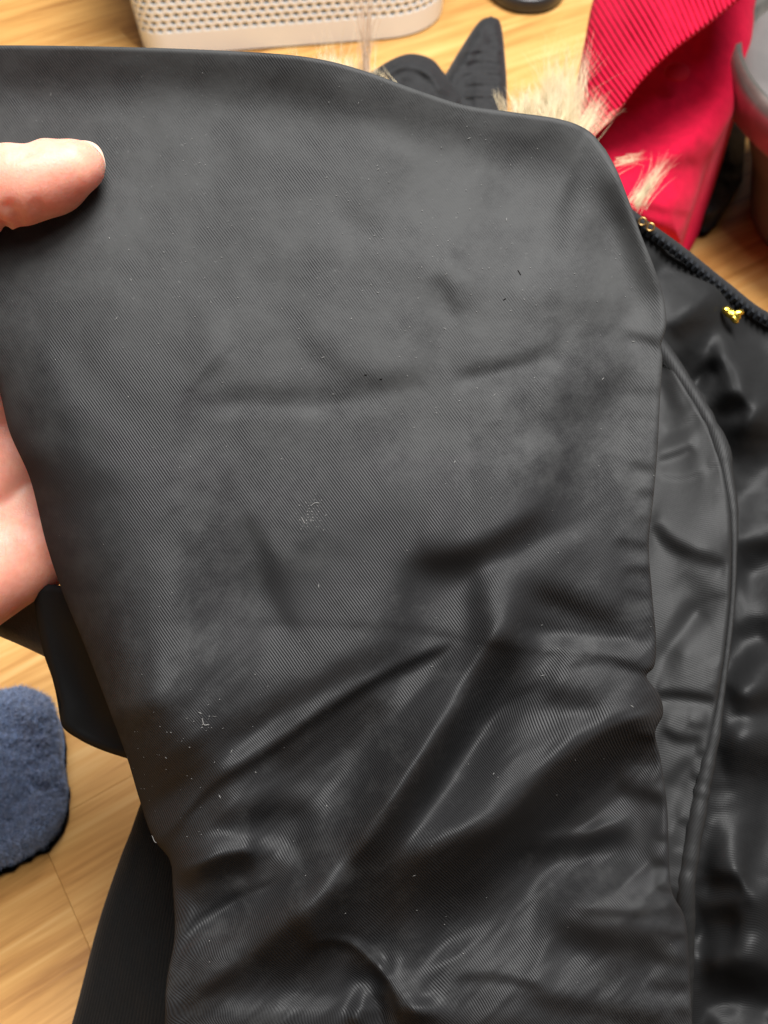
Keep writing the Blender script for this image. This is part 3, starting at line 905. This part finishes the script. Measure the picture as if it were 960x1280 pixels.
def thread(name, pix, w, lift, mat):
    pts = [on_sleeve(x, y, lift * (0.4 + 0.6 * math.sin(math.pi * i / (len(pix) - 1))))[0] for i, (x, y) in enumerate(pix)]
    return link(name, tube_mesh(name, spline(pts, 30), w, 6), mat, sleeve)


for pix, w in (([(390, 631), (395, 628), (400, 629)], .00008), ([(378, 648), (380, 653)], .00008), ([(253, 898), (256, 904), (261, 907)], .00009), ([(188, 1044), (191, 1050), (195, 1052)], .00008)):
    thread('snag_thread', pix, w, 0.0003, M_LINT)
for pix in ([(648, 337), (650, 343)], [(629, 374), (633, 373)], [(455, 468), (459, 470)], [(474, 474), (479, 475)]):
    thread('dark_snag', pix, 0.00016, 0.00003, M_DLINT)


def lint_mesh(n):
    V = []; T = []
    for k in range(n):
        q = random.random()
        if q < 0.12: px, py = random.uniform(150, 290), random.uniform(860, 1060)
        elif q < 0.20: px, py = random.gauss(389, 9), random.gauss(643, 11)
        elif q < 0.24: px, py = random.gauss(258, 8), random.gauss(904, 8)
        elif q < 0.7: px, py = random.gauss(520, 170), random.gauss(330, 110)
        else: px, py = random.uniform(20, 840), random.uniform(90, 1260)
        k_ = np.argmin((LX - px) ** 2 + (LY - py) ** 2)
        if (LX.flat[k_] - px) ** 2 + (LY.flat[k_] - py) ** 2 > 36: continue
        p, nn = on_sleeve(px, py, 0.00025)
        a = Vector(nn).orthogonal(); a.rotate(__import__('mathutils').Quaternion(Vector(nn), random.uniform(0, 6.28)))
        b = Vector(nn).cross(a)
        l = random.choice([0.00008, 0.0001, 0.00014, 0.0002]); w = random.uniform(0.00005, 0.0001)
        if random.random() < 0.12: l *= 2.4
        o = len(V)
        V += [tuple(Vector(p) + a * l), tuple(Vector(p) + b * w), tuple(Vector(p) - a * l), tuple(Vector(p) - b * w), tuple(Vector(p) + Vector(nn) * w), tuple(Vector(p) - Vector(nn) * w)]
        T += [(o, o + 1, o + 4), (o + 1, o + 2, o + 4), (o + 2, o + 3, o + 4), (o + 3, o, o + 4), (o + 1, o, o + 5), (o + 2, o + 1, o + 5), (o + 3, o + 2, o + 5), (o, o + 3, o + 5)]
    me = bpy.data.meshes.new('lint'); me.from_pydata(V, [], T); me.update()
    return me


tag(link('lint', lint_mesh(460), M_LINT, sleeve), None, None, 'stuff')

# ------------------------------------------------------------------ the hand
def capsule_chain(bm, pts, rads, seg=20, flat=None):
    """A closed tapered tube with round ends through 3D points; flat = (direction, factor) squashes it along a direction."""
    c = np.asarray(pts, float); r = np.asarray(rads, float)
    full = spline(np.c_[c, r], 26)
    # spline() measures length in its first two columns, so resample by 3D length
    p = full[:, :3]; rr = full[:, 3]
    t = np.gradient(p, axis=0); t /= np.linalg.norm(t, axis=1)[:, None]
    pre = [(p[0] - t[0] * rr[0] * math.sin(a), rr[0] * math.cos(a)) for a in (1.45, 1.1, 0.7, 0.35)]
    post = [(p[-1] + t[-1] * rr[-1] * math.sin(a), rr[-1] * math.cos(a)) for a in (0.35, 0.7, 1.1, 1.45)]
    P_ = [x for x, _ in pre] + list(p) + [x for x, _ in post]
    R_ = [x for _, x in pre] + list(rr) + [x for _, x in post]
    me = tube_mesh('tmp', P_, R_, seg, True)
    if flat is not None:
        dvec = np.asarray(flat[0], float); dvec /= np.linalg.norm(dvec)
        co = np.empty(len(me.vertices) * 3, np.float32); me.vertices.foreach_get('co', co); co = co.reshape(-1, 3)
        PA = np.array(P_)
        for i in range(len(co)):
            k = np.argmin(((PA - co[i]) ** 2).sum(1)); w = co[i] - PA[k]
            co[i] = PA[k] + w - dvec * (w @ dvec) * (1 - flat[1])
        me.vertices.foreach_set('co', co.ravel())
    bm.from_mesh(me)
    bpy.data.meshes.remove(me)


hb_ = bmesh.new()
lay = float((on_sleeve(60, 235)[0] - CAM) @ FWD) - 0.0108 - 0.2707      # the thumb rests on the cloth
Pt = lambda x, y, d: P(x, y, d + (lay if d < .29 else 0.0))
# thumb lying on the front of the sleeve
capsule_chain(hb_, [Pt(-230, 360, .296), Pt(-150, 300, .284), Pt(-60, 252, .2745), Pt(-10, 238, .2715), Pt(40, 226, .2705), Pt(88, 211, .271)],
              [.0175, .0150, .0128, .0118, .0112, .0083], 28, (FWD, .92))
capsule_chain(hb_, [Pt(30, 228, .272), Pt(70, 219, .2725), Pt(100, 208, .2730)], [.0108, .0106, .0072], 24)
# thenar mound and web
capsule_chain(hb_, [Pt(-30, 300, .279), Pt(-110, 350, .288), Pt(-200, 430, .305)], [.0055, .011, .018], 20)
# palm: slab of ridges running to the fingers, behind the cloth
for (y0, y1, r0) in ((420, 380, .015), (500, 450, .0155), (580, 530, .0155), (665, 615, .0160)):
    capsule_chain(hb_, [Pt(-320, y0 + 70, .322), Pt(-160, y0 + 20, .326), Pt(0, y0, .330), Pt(110, y1, .331)], [.017, .0175, r0, .011], 20)
# heel of the hand on the little finger's side
capsule_chain(hb_, [Pt(-330, 812, .318), Pt(-190, 784, .321), Pt(-70, 736, .322), Pt(10, 698, .325), Pt(84, 668, .331)], [.026, .0240, .0200, .0170, .0125], 28)
capsule_chain(hb_, [Pt(-200, 640, .318), Pt(-100, 620, .320), Pt(-20, 590, .324)], [.022, .021, .015], 24)
# four fingers closing behind the cloth, unequal and bent
for (y0, pts, r0) in ((380, [(110, 380, .331), (240, 350, .336), (340, 335, .338), (410, 330, .336)], .0092),
                      (450, [(110, 450, .331), (250, 430, .337), (370, 420, .339), (445, 418, .337)], .0096),
                      (530, [(110, 530, .331), (240, 515, .337), (350, 508, .339), (420, 505, .337)], .0090),
                      (612, [(100, 612, .331), (200, 605, .336), (290, 600, .338), (345, 598, .336)], .0078)):
    capsule_chain(hb_, [Pt(*q) for q in pts], [r0 * 1.12, r0, r0 * .95, r0 * .78], 18)
# wrist and forearm leaving the frame
capsule_chain(hb_, [Pt(-250, 640, .322), Pt(-420, 760, .318), Pt(-620, 900, .31), Pt(-820, 1040, .30)], [.030, .027, .029, .034], 28)
me = bpy.data.meshes.new('hand'); hb_.to_mesh(me); hb_.free()
tmp = bpy.data.objects.new('tmp_hand', me); scene.collection.objects.link(tmp)
rm = tmp.modifiers.new('r', 'REMESH'); rm.mode = 'VOXEL'; rm.voxel_size = 0.0011
sm = tmp.modifiers.new('s', 'SMOOTH'); sm.factor = 0.5; sm.iterations = 14
dg = bpy.context.evaluated_depsgraph_get()
hm = bpy.data.meshes.new_from_object(tmp.evaluated_get(dg))
bpy.data.objects.remove(tmp)
hm.name = 'hand'
co = np.empty(len(hm.vertices) * 3, np.float32); hm.vertices.foreach_get('co', co); co = co.reshape(-1, 3).astype(float)
no = np.empty(len(hm.vertices) * 3, np.float32); hm.vertices.foreach_get('normal', no); no = no.reshape(-1, 3)
rel = co - CAM; dd = rel @ FWD
hx = 480 + (rel @ RIGHT) / dd / K; hy = 640 - (rel @ UP) / dd / K
# creases: the thumb's joint line, the web's fold and soft palm lines
dsp = np.zeros(len(co))
fr_ = dd < 0.29
dsp += fr_ * (fold(hx, hy, [(2, 252), (14, 262), (22, 276), (26, 290)], -0.0009, 8, 8, .2) + fold(hx, hy, [(36, 250), (50, 262), (60, 275)], -0.0006, 9, 9, .3)
              + fold(hx, hy, [(-14, 272), (2, 284), (16, 290)], -0.0022, 6, 6, .2) + fold(hx, hy, [(26, 150), (34, 185), (40, 200)], -0.0011, 18, 18, .2))
dsp += (~fr_) * (fold(hx, hy, [(-60, 560), (-10, 640), (20, 700), (40, 760)], -0.0010, 14, 14, .3) + fbm(hx / 60, hy / 60, 77, 2) * 0.0003)
co = co + no * dsp[:, None]
hm.vertices.foreach_set('co', co.astype(np.float32).ravel())
hm.polygons.foreach_set('use_smooth', np.ones(len(hm.polygons), bool))
hm.update()
hm.materials.clear()
hand = link('hand', hm, M_SKIN)
tag(hand, 'bare hand pinching the raised black sleeve, thumb lying on the cloth', 'hand')
# thumb nail: a curved plate on the far upper side of the tip, its rim showing past the flesh
nr_, na_ = 8, 40
V = []
ca, sa = math.cos(R(14)), math.sin(R(14))
dn = .2715 + lay
for lay_ in (0, 1):
    for i in range(nr_):
        for j in range(na_):
            a = 2 * math.pi * j / na_; rr = i / (nr_ - 1)
            x = 37.6 * rr * math.copysign(abs(math.cos(a)) ** .8, math.cos(a)); y = 30 * rr * math.copysign(abs(math.sin(a)) ** .8, math.sin(a))
            V.append(P(94 + x * ca + y * sa, 207 - x * sa + y * ca, dn + .0022 + lay_ * .0005 + .0016 * (y / 32) ** 2 + .001 * rr * rr))
n1 = nr_ * na_
Q = []
for i in range(nr_ - 1):
    for j in range(na_):
        a0 = i * na_ + j; b0 = i * na_ + (j + 1) % na_
        Q.append((a0, b0, b0 + na_, a0 + na_)); Q.append((a0 + n1, a0 + na_ + n1, b0 + na_ + n1, b0 + n1))
for j in range(na_):
    a0 = (nr_ - 1) * na_ + j; b0 = (nr_ - 1) * na_ + (j + 1) % na_
    Q.append((a0, b0, b0 + n1, a0 + n1))
link('thumb_nail', mesh_np('thumb_nail', V, Q), M_NAIL, hand)

# ------------------------------------------------------------------ white perforated basket
basket = empty('storage_basket', 'white perforated plastic basket standing on the floor', 'basket')
BW, BD, BH, BR = 0.318, 0.22, 0.20, 0.07
bc0 = floor_pt(180, 74)
yaw = R(9.0)


def basket_outline(n):
    """Rounded rectangle, even by length, from its front left corner; local x right, y away."""
    pts = []
    for cx, cy, a0 in ((BW - BR, BR, -90), (BW - BR, BD - BR, 0), (BR * .35, BD - BR * .35, 90), (BR * .35, BR * .35, 180)):
        rr = BR if cx > BR else BR * .35
        for k in range(13):
            a = R(a0 + 90 * k / 12)
            pts.append((cx + rr * math.cos(a), cy + rr * math.sin(a)))
    pts.append(pts[0])
    p = np.array(pts)
    L = np.r_[0, np.cumsum(np.linalg.norm(np.diff(p, axis=0), axis=1))]
    s = np.linspace(0, L[-1], n + 1)[:-1]
    return np.stack([np.interp(s, L, p[:, 0]), np.interp(s, L, p[:, 1])], 1), L[-1]


NC = 108
HOLE0, ROWH, NR = 0.022, 0.0070, 21


def basket_wall():
    """Wall with true openings: a staggered lattice of lozenge holes, then a solid band below and a rim above."""
    o, per = basket_outline(NC * 4)
    ctr = np.array([BW / 2, BD / 2])

    def at(q, z, inset=0.0):
        q = q % (NC * 4)
        i = int(math.floor(q)); f = q - i
        xy = o[i % (NC * 4)] * (1 - f) + o[(i + 1) % (NC * 4)] * f
        sc = 1.0 + 0.10 * z / BH
        xy = ctr + (xy - ctr) * sc
        d = xy - ctr; d = d / np.linalg.norm(d)
        xy = xy - d * inset
        return (xy[0], xy[1], z)
    V = []; Q = []; key = {}

    def vid(q, z, ins):
        q = round(q % (NC * 4), 3)
        k = (q, round(z, 5), ins)
        if k not in key:
            key[k] = len(V); V.append(at(q, z, ins * 0.0022))
        return key[k]
    for ins in (0, 1):
        for r in range(NR):
            z0 = HOLE0 + r * ROWH
            for c in range(NC):
                q0 = c * 4 + (2 if r % 2 else 0)
                zm = z0 + ROWH / 2; z1 = z0 + ROWH
                outer = [(q0, z0), (q0 + 2, z0), (q0 + 4, z0), (q0 + 4, zm), (q0 + 4, z1), (q0 + 2, z1), (q0, z1), (q0, zm)]
                cq, cz = q0 + 2, zm
                inner = []
                for (a, b) in outer:
                    f = 0.50 if (a != cq and b != cz) else 0.62
                    inner.append((cq + (a - cq) * f, cz + (b - cz) * f))
                for k in range(8):
                    n = (k + 1) % 8
                    f = [vid(*outer[k], ins), vid(*outer[n], ins), vid(*inner[n], ins), vid(*inner[k], ins)]
                    Q.append(f if ins == 0 else f[::-1])
                    if ins == 0:
                        Q.append([vid(*inner[k], 0), vid(*inner[n], 0), vid(*inner[n], 1), vid(*inner[k], 1)])
        zt = HOLE0 + NR * ROWH
        for (za, zb) in ((0.0, 0.004), (0.004, HOLE0), (zt, BH)):
            for c in range(NC * 2):
                f = [vid(c * 2, za, ins), vid(c * 2 + 2, za, ins), vid(c * 2 + 2, zb, ins), vid(c * 2, zb, ins)]
                Q.append(f if ins == 0 else f[::-1])
    return V, Q


V, Q = basket_wall()
ca, sa = math.cos(yaw), math.sin(yaw)


def bas(v):
    return (bc0[0] + v[0] * ca - v[1] * sa, bc0[1] + v[0] * sa + v[1] * ca, v[2] + 0.002)


link('wall', mesh_np('basket_wall', [bas(v) for v in V], Q), M_WHITE, basket)
o, _ = basket_outline(96)
ctr = np.array([BW / 2, BD / 2])
V = []; Q = []
for z, s in ((0.0, .975), (0.003, .975)):
    for q in o:
        xy = ctr + (q - ctr) * s
        V.append(bas((xy[0], xy[1], z)))
n = len(o)
bmx = bmesh.new()
vs = [bmx.verts.new(v) for v in V]
bmx.faces.new(vs[:n][::-1]); bmx.faces.new(vs[n:])
for k in range(n): bmx.faces.new((vs[k], vs[(k + 1) % n], vs[n + (k + 1) % n], vs[n + k]))
me = bpy.data.meshes.new('base'); bmx.to_mesh(me); bmx.free()
link('base', me, M_WHITE, basket)
rimp = [bas((*(ctr + (q - ctr) * 1.105), BH)) for q in np.vstack([o, o[:1]])]
link('rim', tube_mesh('rim', rimp, 0.006, 10, False), M_WHITE, basket)

bmx = bmesh.new()  # unseen lid, added so the basket's inside stays dark behind the holes
vs = []
for z, sc_ in ((BH + 0.004, 1.11), (BH + 0.012, 1.10), (BH + 0.016, 1.05)):
    vs.append([bmx.verts.new(bas((*(ctr + (q - ctr) * sc_), z))) for q in o])
bmx.faces.new(vs[0][::-1]); bmx.faces.new(vs[2])
for a_, b_ in ((0, 1), (1, 2)):
    for k in range(len(o)): bmx.faces.new((vs[a_][k], vs[a_][(k + 1) % len(o)], vs[b_][(k + 1) % len(o)], vs[b_][k]))
me = bpy.data.meshes.new('lid'); bmx.to_mesh(me); bmx.free()
link('lid', me, M_WHITE, basket)

# ------------------------------------------------------------------ grey bin at the right edge
bin_ = empty('waste_bin', 'grey brown tapered plastic bin with a pale rolled rim', 'bin')
bcen = floor_pt(1106, 284)


def lathe(name, prof, c, seg=96):
    p = np.asarray(prof, float); n = len(p)
    a = np.linspace(0, 2 * np.pi, seg, endpoint=False)
    V = np.stack([c[0] + p[:, 0:1] * np.cos(a), c[1] + p[:, 0:1] * np.sin(a), c[2] + p[:, 1:2] * np.ones_like(a)], -1).reshape(-1, 3)
    i, j = np.meshgrid(np.arange(n - 1), np.arange(seg), indexing='ij')
    A = (i * seg + j).ravel(); B = (i * seg + (j + 1) % seg).ravel()
    return mesh_np(name, V, np.stack([A, B, B + seg, A + seg], 1))


c3 = (bcen[0], bcen[1], 0.0)
link('body', lathe('bin_body', [(0.0, .002), (.106, .002), (.111, .005), (.1135, .014), (.124, .058), (.127, .060), (.1525, .122), (.1525, .125), (.1495, .125), (.124, .062), (.110, .016), (.104, .008), (0, .008)], c3), M_GREYP, bin_)
link('rim', lathe('bin_rim', [(.1530, .106), (.1600, .106), (.1640, .110), (.1655, .130), (.1640, .136), (.1600, .140), (.1550, .138), (.1525, .128), (.1530, .106)], c3), M_STEEL, bin_)
link('lid', lathe('bin_lid', [(.1545, .128), (.1500, .131), (.140, .131), (.135, .127), (.0, .127), (0, .124), (.136, .124), (.141, .127), (.1500, .126), (.1545, .128)], c3), M_GREYP, bin_)

# ------------------------------------------------------------------ red ribbed garment heaped on the floor
red = empty('red_garment', 'bright red cotton garment with a wide ribbed band, crumpled on the floor', 'garment')
rt = [(735, 175, .60), (765, 150, .60), (800, 105, .60), (840, 66, .60), (885, 32, .61), (940, -12, .62), (990, -50, .63)]
E = [(728, 185, .60)] + rt[1:]
O = [(712, 160, .66), (720, 110, .67), (730, 55, .68), (748, -20, .70), (800, -120, .72), (880, -190, .74), (960, -230, .75)]
# ribs run from the O side across to the E edge
S, bound = coons(O, [(960, -230, .75), (985, -140, .67), (990, -50, .63)], E, [(712, 160, .66), (716, 176, .63), (728, 185, .60)], 560, 60, 0.0)
X, Y = S[..., 0], S[..., 1]
u = np.linspace(0, 1, X.shape[1])[None, :] * np.ones_like(X)
uj = u + 0.004 * fbm(X / 90, Y / 90, 57, 2)
H = 0.0034 * (np.abs(np.cos(np.pi * uj * 50)) ** 0.8) * (0.8 + 0.25 * fbm(X / 40, Y / 40, 59, 2)) + fbm(X / 60, Y / 60, 51, 2) * 2 * mm
sheet('ribbed_band', S, bound, M_RED, red, H, B=0.008, Rpx=9.0, thick=0.012)
gt = [(724, 120, .69), (770, 70, .73), (830, 10, .76), (890, -40, .77), (960, -90, .78)]
gr = [(960, -90, .78), (945, 0, .77), (938, 70, .75), (925, 125, .73), (896, 180, .70), (880, 215, .70), (868, 255, .69), (850, 303, .68)]
gb = [(740, 260, .62), (790, 272, .63), (820, 285, .65), (850, 303, .68)]
gl = [(724, 120, .69), (728, 190, .65), (740, 260, .62)]
S, bound = coons(gt, gr, gb, gl, 140, 150, 0.3)
X, Y = S[..., 0], S[..., 1]
H = np.zeros_like(X)
H = relief(X, Y, [([(745, 205), (790, 196), (840, 170), (890, 130)], .6, 14, 18), ([(770, 190), (820, 150), (860, 110), (910, 70)], -.9, 20, 18), ([(800, 225), (850, 205), (890, 170)], -.5, 12, 12),
                  ([(800, 236), (840, 240), (872, 236)], .5, 10, 9), ([(795, 252), (830, 262), (868, 268)], -.9, 4, 5, .1), ([(800, 266), (830, 276), (860, 282)], .5, 6, 8), ([(840, 262), (836, 280), (832, 296)], -.4, 5, 5),
                  ([(880, 120), (905, 100), (930, 70)], .4, 12, 12), ([(860, 190), (885, 160), (905, 120)], -.5, 10, 12)], 1.1, lam=.06, pxm=.00052)
H += fbm(X / 50, Y / 50, 61, 3) * 2.5 * mm
sheet('skirt', S, bound, M_RED, red, H, B=0.022, Rpx=26.0, back='floor')
bcn = P(846, 90, .668); nb_ = (CAM - bcn) / np.linalg.norm(CAM - bcn)
s = .668 * K
link('button', blob('button', bcn, np.array([RIGHT * s * 16, UP * s * 12, nb_ * 0.003]), 3), M_REDBTN, red)

# ------------------------------------------------------------------ pale fur trim behind the sleeve
fur = empty('fur_collar', 'pale blond fur collar showing above the raised sleeve, beside the red garment', 'fur')
fc = spline([(360, 128, .56), (420, 122, .56), (470, 150, .56), (560, 200, .57), (640, 200, .56), (690, 205, .55), (725, 235, .54)], 120)
fw = P(fc[:, 0], fc[:, 1], fc[:, 2])
link('backing', tube_mesh('backing', fw, 0.009, 12), M_FUR, fur)


def fur_strands(n, cx, cy, sx, sy, d, lmin, lmax, mdir, spread, w):
    px = rng.normal(cx, sx, n); py = rng.normal(cy, sy, n)
    roots = P(px, py, d + rng.normal(0, .008, n))
    dv = np.array(mdir[0] * RIGHT + mdir[1] * UP - 0.25 * FWD)
    dirs = dv[None] + rng.normal(0, spread, (n, 3)); dirs /= np.linalg.norm(dirs, axis=1)[:, None]
    return roots, dirs, rng.uniform(lmin, lmax, n), np.full(n, w), rng.normal(0, .25, n)


def wisps(n, m, cx, cy, sx, sy, d, lmin, lmax, mdir, spread, w):
    """n locks of m hairs: the hairs of a lock lean together and close up towards its tip."""
    rt, dr, ln, wd, cu = fur_strands(n, cx, cy, sx, sy, d, lmin, lmax, mdir, spread, w)
    rt = np.repeat(rt, m, 0); dr = np.repeat(dr, m, 0); ln = np.repeat(ln, m)
    off = rng.normal(0, .0019, rt.shape)
    dr = dr * ln[:, None] - off * 0.8 + rng.normal(0, .09, dr.shape) * ln[:, None]
    dr /= np.linalg.norm(dr, axis=1)[:, None]
    return rt + off, dr, ln * rng.uniform(.55, 1.05, len(ln)), np.full(len(ln), w), np.repeat(cu, m) * .8 + rng.normal(0, .12, len(ln))


parts_ = [wisps(56, 40, 690, 156, 16, 7, .55, .014, .028, (-.02, 1), .30, .00011),
          wisps(18, 18, 698, 140, 11, 7, .55, .026, .044, (.0, 1), .2, .00011),
          wisps(12, 14, 728, 165, 8, 6, .54, .016, .030, (.45, .9), .22, .00011),
          wisps(16, 18, 655, 150, 9, 6, .55, .010, .020, (-.2, 1), .28, .00017),
          wisps(60, 20, 418, 110, 24, 5, .56, .010, .020, (-.1, 1), .35, .00017),
          fur_strands(30, 430, 98, 20, 6, .56, .022, .036, (.1, 1), .45, .00012),
          wisps(3, 36, 796, 254, 3, 3, .50, .020, .028, (.62, .85), .07, .00011),
          wisps(2, 16, 772, 204, 4, 3, .51, .012, .020, (.95, .2), .08, .00011)]
ki = rng.integers(0, len(fw), 9000)
rd = rng.normal(size=(9000, 3)); tg = np.gradient(fw, axis=0)[ki]; tg /= np.linalg.norm(tg, axis=1)[:, None]
rd -= tg * (rd * tg).sum(1)[:, None]; rd /= np.linalg.norm(rd, axis=1)[:, None]
rt_ = fw[ki] + rd * 0.0085 + rng.normal(0, .001, rd.shape)
rd = rd + tg * rng.normal(.2, .35, 9000)[:, None]; rd /= np.linalg.norm(rd, axis=1)[:, None]
parts_.append((rt_, rd, rng.uniform(.006, .013, 9000), np.full(9000, .00014), rng.normal(0, .3, 9000)))
tag(link('fibres', strands_mesh('fibres', *[np.concatenate([p[k] for p in parts_]) for k in range(5)]), M_FUR, fur), None, None, 'stuff')
q = fur_strands(46, 457, 110, 2.4, 6, .555, .050, .072, (0, 1), .035, .00018)
tag(link('dark_fibres', strands_mesh('dark_fibres', *q), M_FURB, fur), None, None, 'stuff')

# ------------------------------------------------------------------ black pointed pouch behind the sleeve
pouch = empty('black_pouch', 'black fabric pouch with one pointed corner standing up behind the sleeve', 'pouch')
S, bound = coons([(555, 96, .66), (575, 62, .665), (598, 28, .67), (614, 20, .67)], [(614, 20, .67), (626, 30, .67), (632, 80, .66), (634, 125, .65), (634, 190, .64)],
                 [(540, 190, .64), (590, 190, .64), (634, 190, .64)], [(555, 96, .66), (548, 130, .65), (540, 190, .64)], 70, 110, 0.3)
X, Y = S[..., 0], S[..., 1]
H = np.zeros_like(X)
for k, yy in enumerate((62, 74, 88, 102, 118)):
    F([(575, yy + 4), (600, yy), (632, yy + 2)], 1.6, 4, 4)
F([(560, 110), (585, 70), (610, 30)], 3, 10, 8)
H += fbm(X / 20, Y / 20, 71, 3) * 1.2 * mm
sheet('pointed_corner', S, bound, M_BLACK, pouch, H, B=0.012, Rpx=12.0, thick=0.014)
S, bound = coons([(455, 96, .64), (490, 74, .645), (515, 67, .65), (540, 74, .65), (556, 92, .65), (580, 120, .65)], [(580, 120, .65), (590, 200, .64)],
                 [(450, 200, .63), (520, 200, .63), (590, 200, .64)], [(455, 96, .64), (450, 150, .63), (450, 200, .63)], 80, 70, 0.3)
X, Y = S[..., 0], S[..., 1]
H = np.zeros_like(X)
F([(470, 100), (505, 82), (535, 92), (560, 125)], 3, 8, 6)
H += fbm(X / 30, Y / 30, 73, 3) * 1.5 * mm
sheet('flap', S, bound, M_BLACK, pouch, H, B=0.014, Rpx=14.0, back='floor')

# ------------------------------------------------------------------ black shoe at the top edge
shoe = empty('black_shoe', 'black rounded shoe tip on the floor beyond the pouch', 'shoe')
sc0 = floor_pt(657, 19)


def loft(name, rings, parent, mat):
    n = len(rings); m = len(rings[0])
    V = np.array(rings).reshape(-1, 3)
    i, j = np.meshgrid(np.arange(n - 1), np.arange(m), indexing='ij')
    a = (i * m + j).ravel(); b = (i * m + (j + 1) % m).ravel()
    return link(name, mesh_np(name, V, np.stack([a, b, b + m, a + m], 1)), mat, parent)


def shoe_rings(levels):
    out = []
    for z, sx, sy in levels:
        ring = []
        for a in np.linspace(0, 2 * np.pi, 48, endpoint=False):
            x = 0.048 * sx * math.copysign(abs(math.cos(a)) ** .85, math.cos(a)); y = 0.09 * sy * math.sin(a)
            ring.append((sc0[0] + x + 0.004, sc0[1] + 0.09 + y, z))
        out.append(ring)
    return out


loft('upper', shoe_rings([(.014, .96, .97), (.03, .96, .96), (.045, .88, .90), (.058, .7, .78), (.064, .45, .6), (.066, .02, .1)]), shoe, M_BLACK)
loft('sole', shoe_rings([(.001, .0, .0), (.001, .98, .98), (.003, 1.02, 1.01), (.014, 1.03, 1.015), (.016, 1.0, 1.0), (.0165, .5, .5)]), shoe, M_ZIP)

# ------------------------------------------------------------------ dark cloth between the red garment and the bin
dk = empty('black_cloth', 'black crumpled cloth in shadow between the red garment and the bin', 'cloth')
S, bound = coons([(830, 60, .93), (870, 20, .95), (905, -10, .97), (930, -20, .98)], [(930, -20, .98), (935, 120, .92), (928, 225, .86)],
                 [(830, 268, .80), (875, 274, .80), (900, 262, .81), (928, 225, .86)], [(830, 60, .93), (828, 180, .86), (830, 268, .80)], 90, 100, 0.2)
X, Y = S[..., 0], S[..., 1]
H = fbm(X / 45, Y / 45, 81, 4) * 8 * mm + 0.004
sheet('folded_layer', S, bound, M_BLACK, dk, H, B=0.02, Rpx=22.0, back='floor')

# ------------------------------------------------------------------ blue plush slipper at the left edge
slip = empty('plush_slipper', 'dark blue fuzzy plush slipper lying on the wood floor', 'slipper')
fdep = lambda x, y: (x, y, float((floor_pt(x, y, .010) - CAM) @ FWD))      # the rim rests just above the floor
S, bound = coons([fdep(*q) for q in ((-150, 900), (-60, 872), (0, 862), (28, 858), (55, 868), (66, 884))],
                 [fdep(*q) for q in ((66, 884), (73, 915), (76, 950), (82, 985), (80, 1010), (70, 1035))],
                 [fdep(*q) for q in ((-150, 1130), (-80, 1105), (-20, 1090), (20, 1076), (50, 1058), (70, 1035))],
                 [fdep(*q) for q in ((-150, 900), (-160, 1010), (-150, 1130))], 200, 210, 0.3)
X, Y = S[..., 0], S[..., 1]
H = np.zeros_like(X)
H = relief(X, Y, [([(48, 885), (54, 930), (54, 966)], -.8, 16, 16), ([(32, 880), (35, 930), (34, 1000)], -.9, 4, 8, .1), ([(10, 880), (14, 940), (10, 1000)], .3, 18, 18),
                  ([(34, 971), (56, 976), (86, 990)], -1.5, 5, 6, .1), ([(40, 990), (60, 994), (80, 1004)], .5, 8, 9), ([(-10, 1060), (30, 1055), (64, 1036)], -.3, 14, 14)], 2.2, pxm=.0004)
H += fbm(X / 11, Y / 11, 91, 3) * 1.7 * mm
plush, pf = sheet('plush_upper', S, bound, M_BLUE, slip, H, B=0.024, Rpx=34.0, back='floor')
# terry loops over the pile
gi = rng.integers(2, X.shape[0] - 2, 21000); gj = rng.integers(2, X.shape[1] - 2, 21000)
nrm = np.cross(pf[gi, gj + 1] - pf[gi, gj - 1], pf[gi - 1, gj] - pf[gi + 1, gj])
nrm /= np.linalg.norm(nrm, axis=1)[:, None] + 1e-12
dirs = nrm + rng.normal(0, .45, nrm.shape); dirs /= np.linalg.norm(dirs, axis=1)[:, None]
n = len(gi)
tag(link('pile', strands_mesh('pile', pf[gi, gj], dirs, rng.uniform(.0012, .0030, n), np.full(n, .00022), rng.normal(0, .9, n), 3), M_BLUEF, plush), None, None, 'stuff')
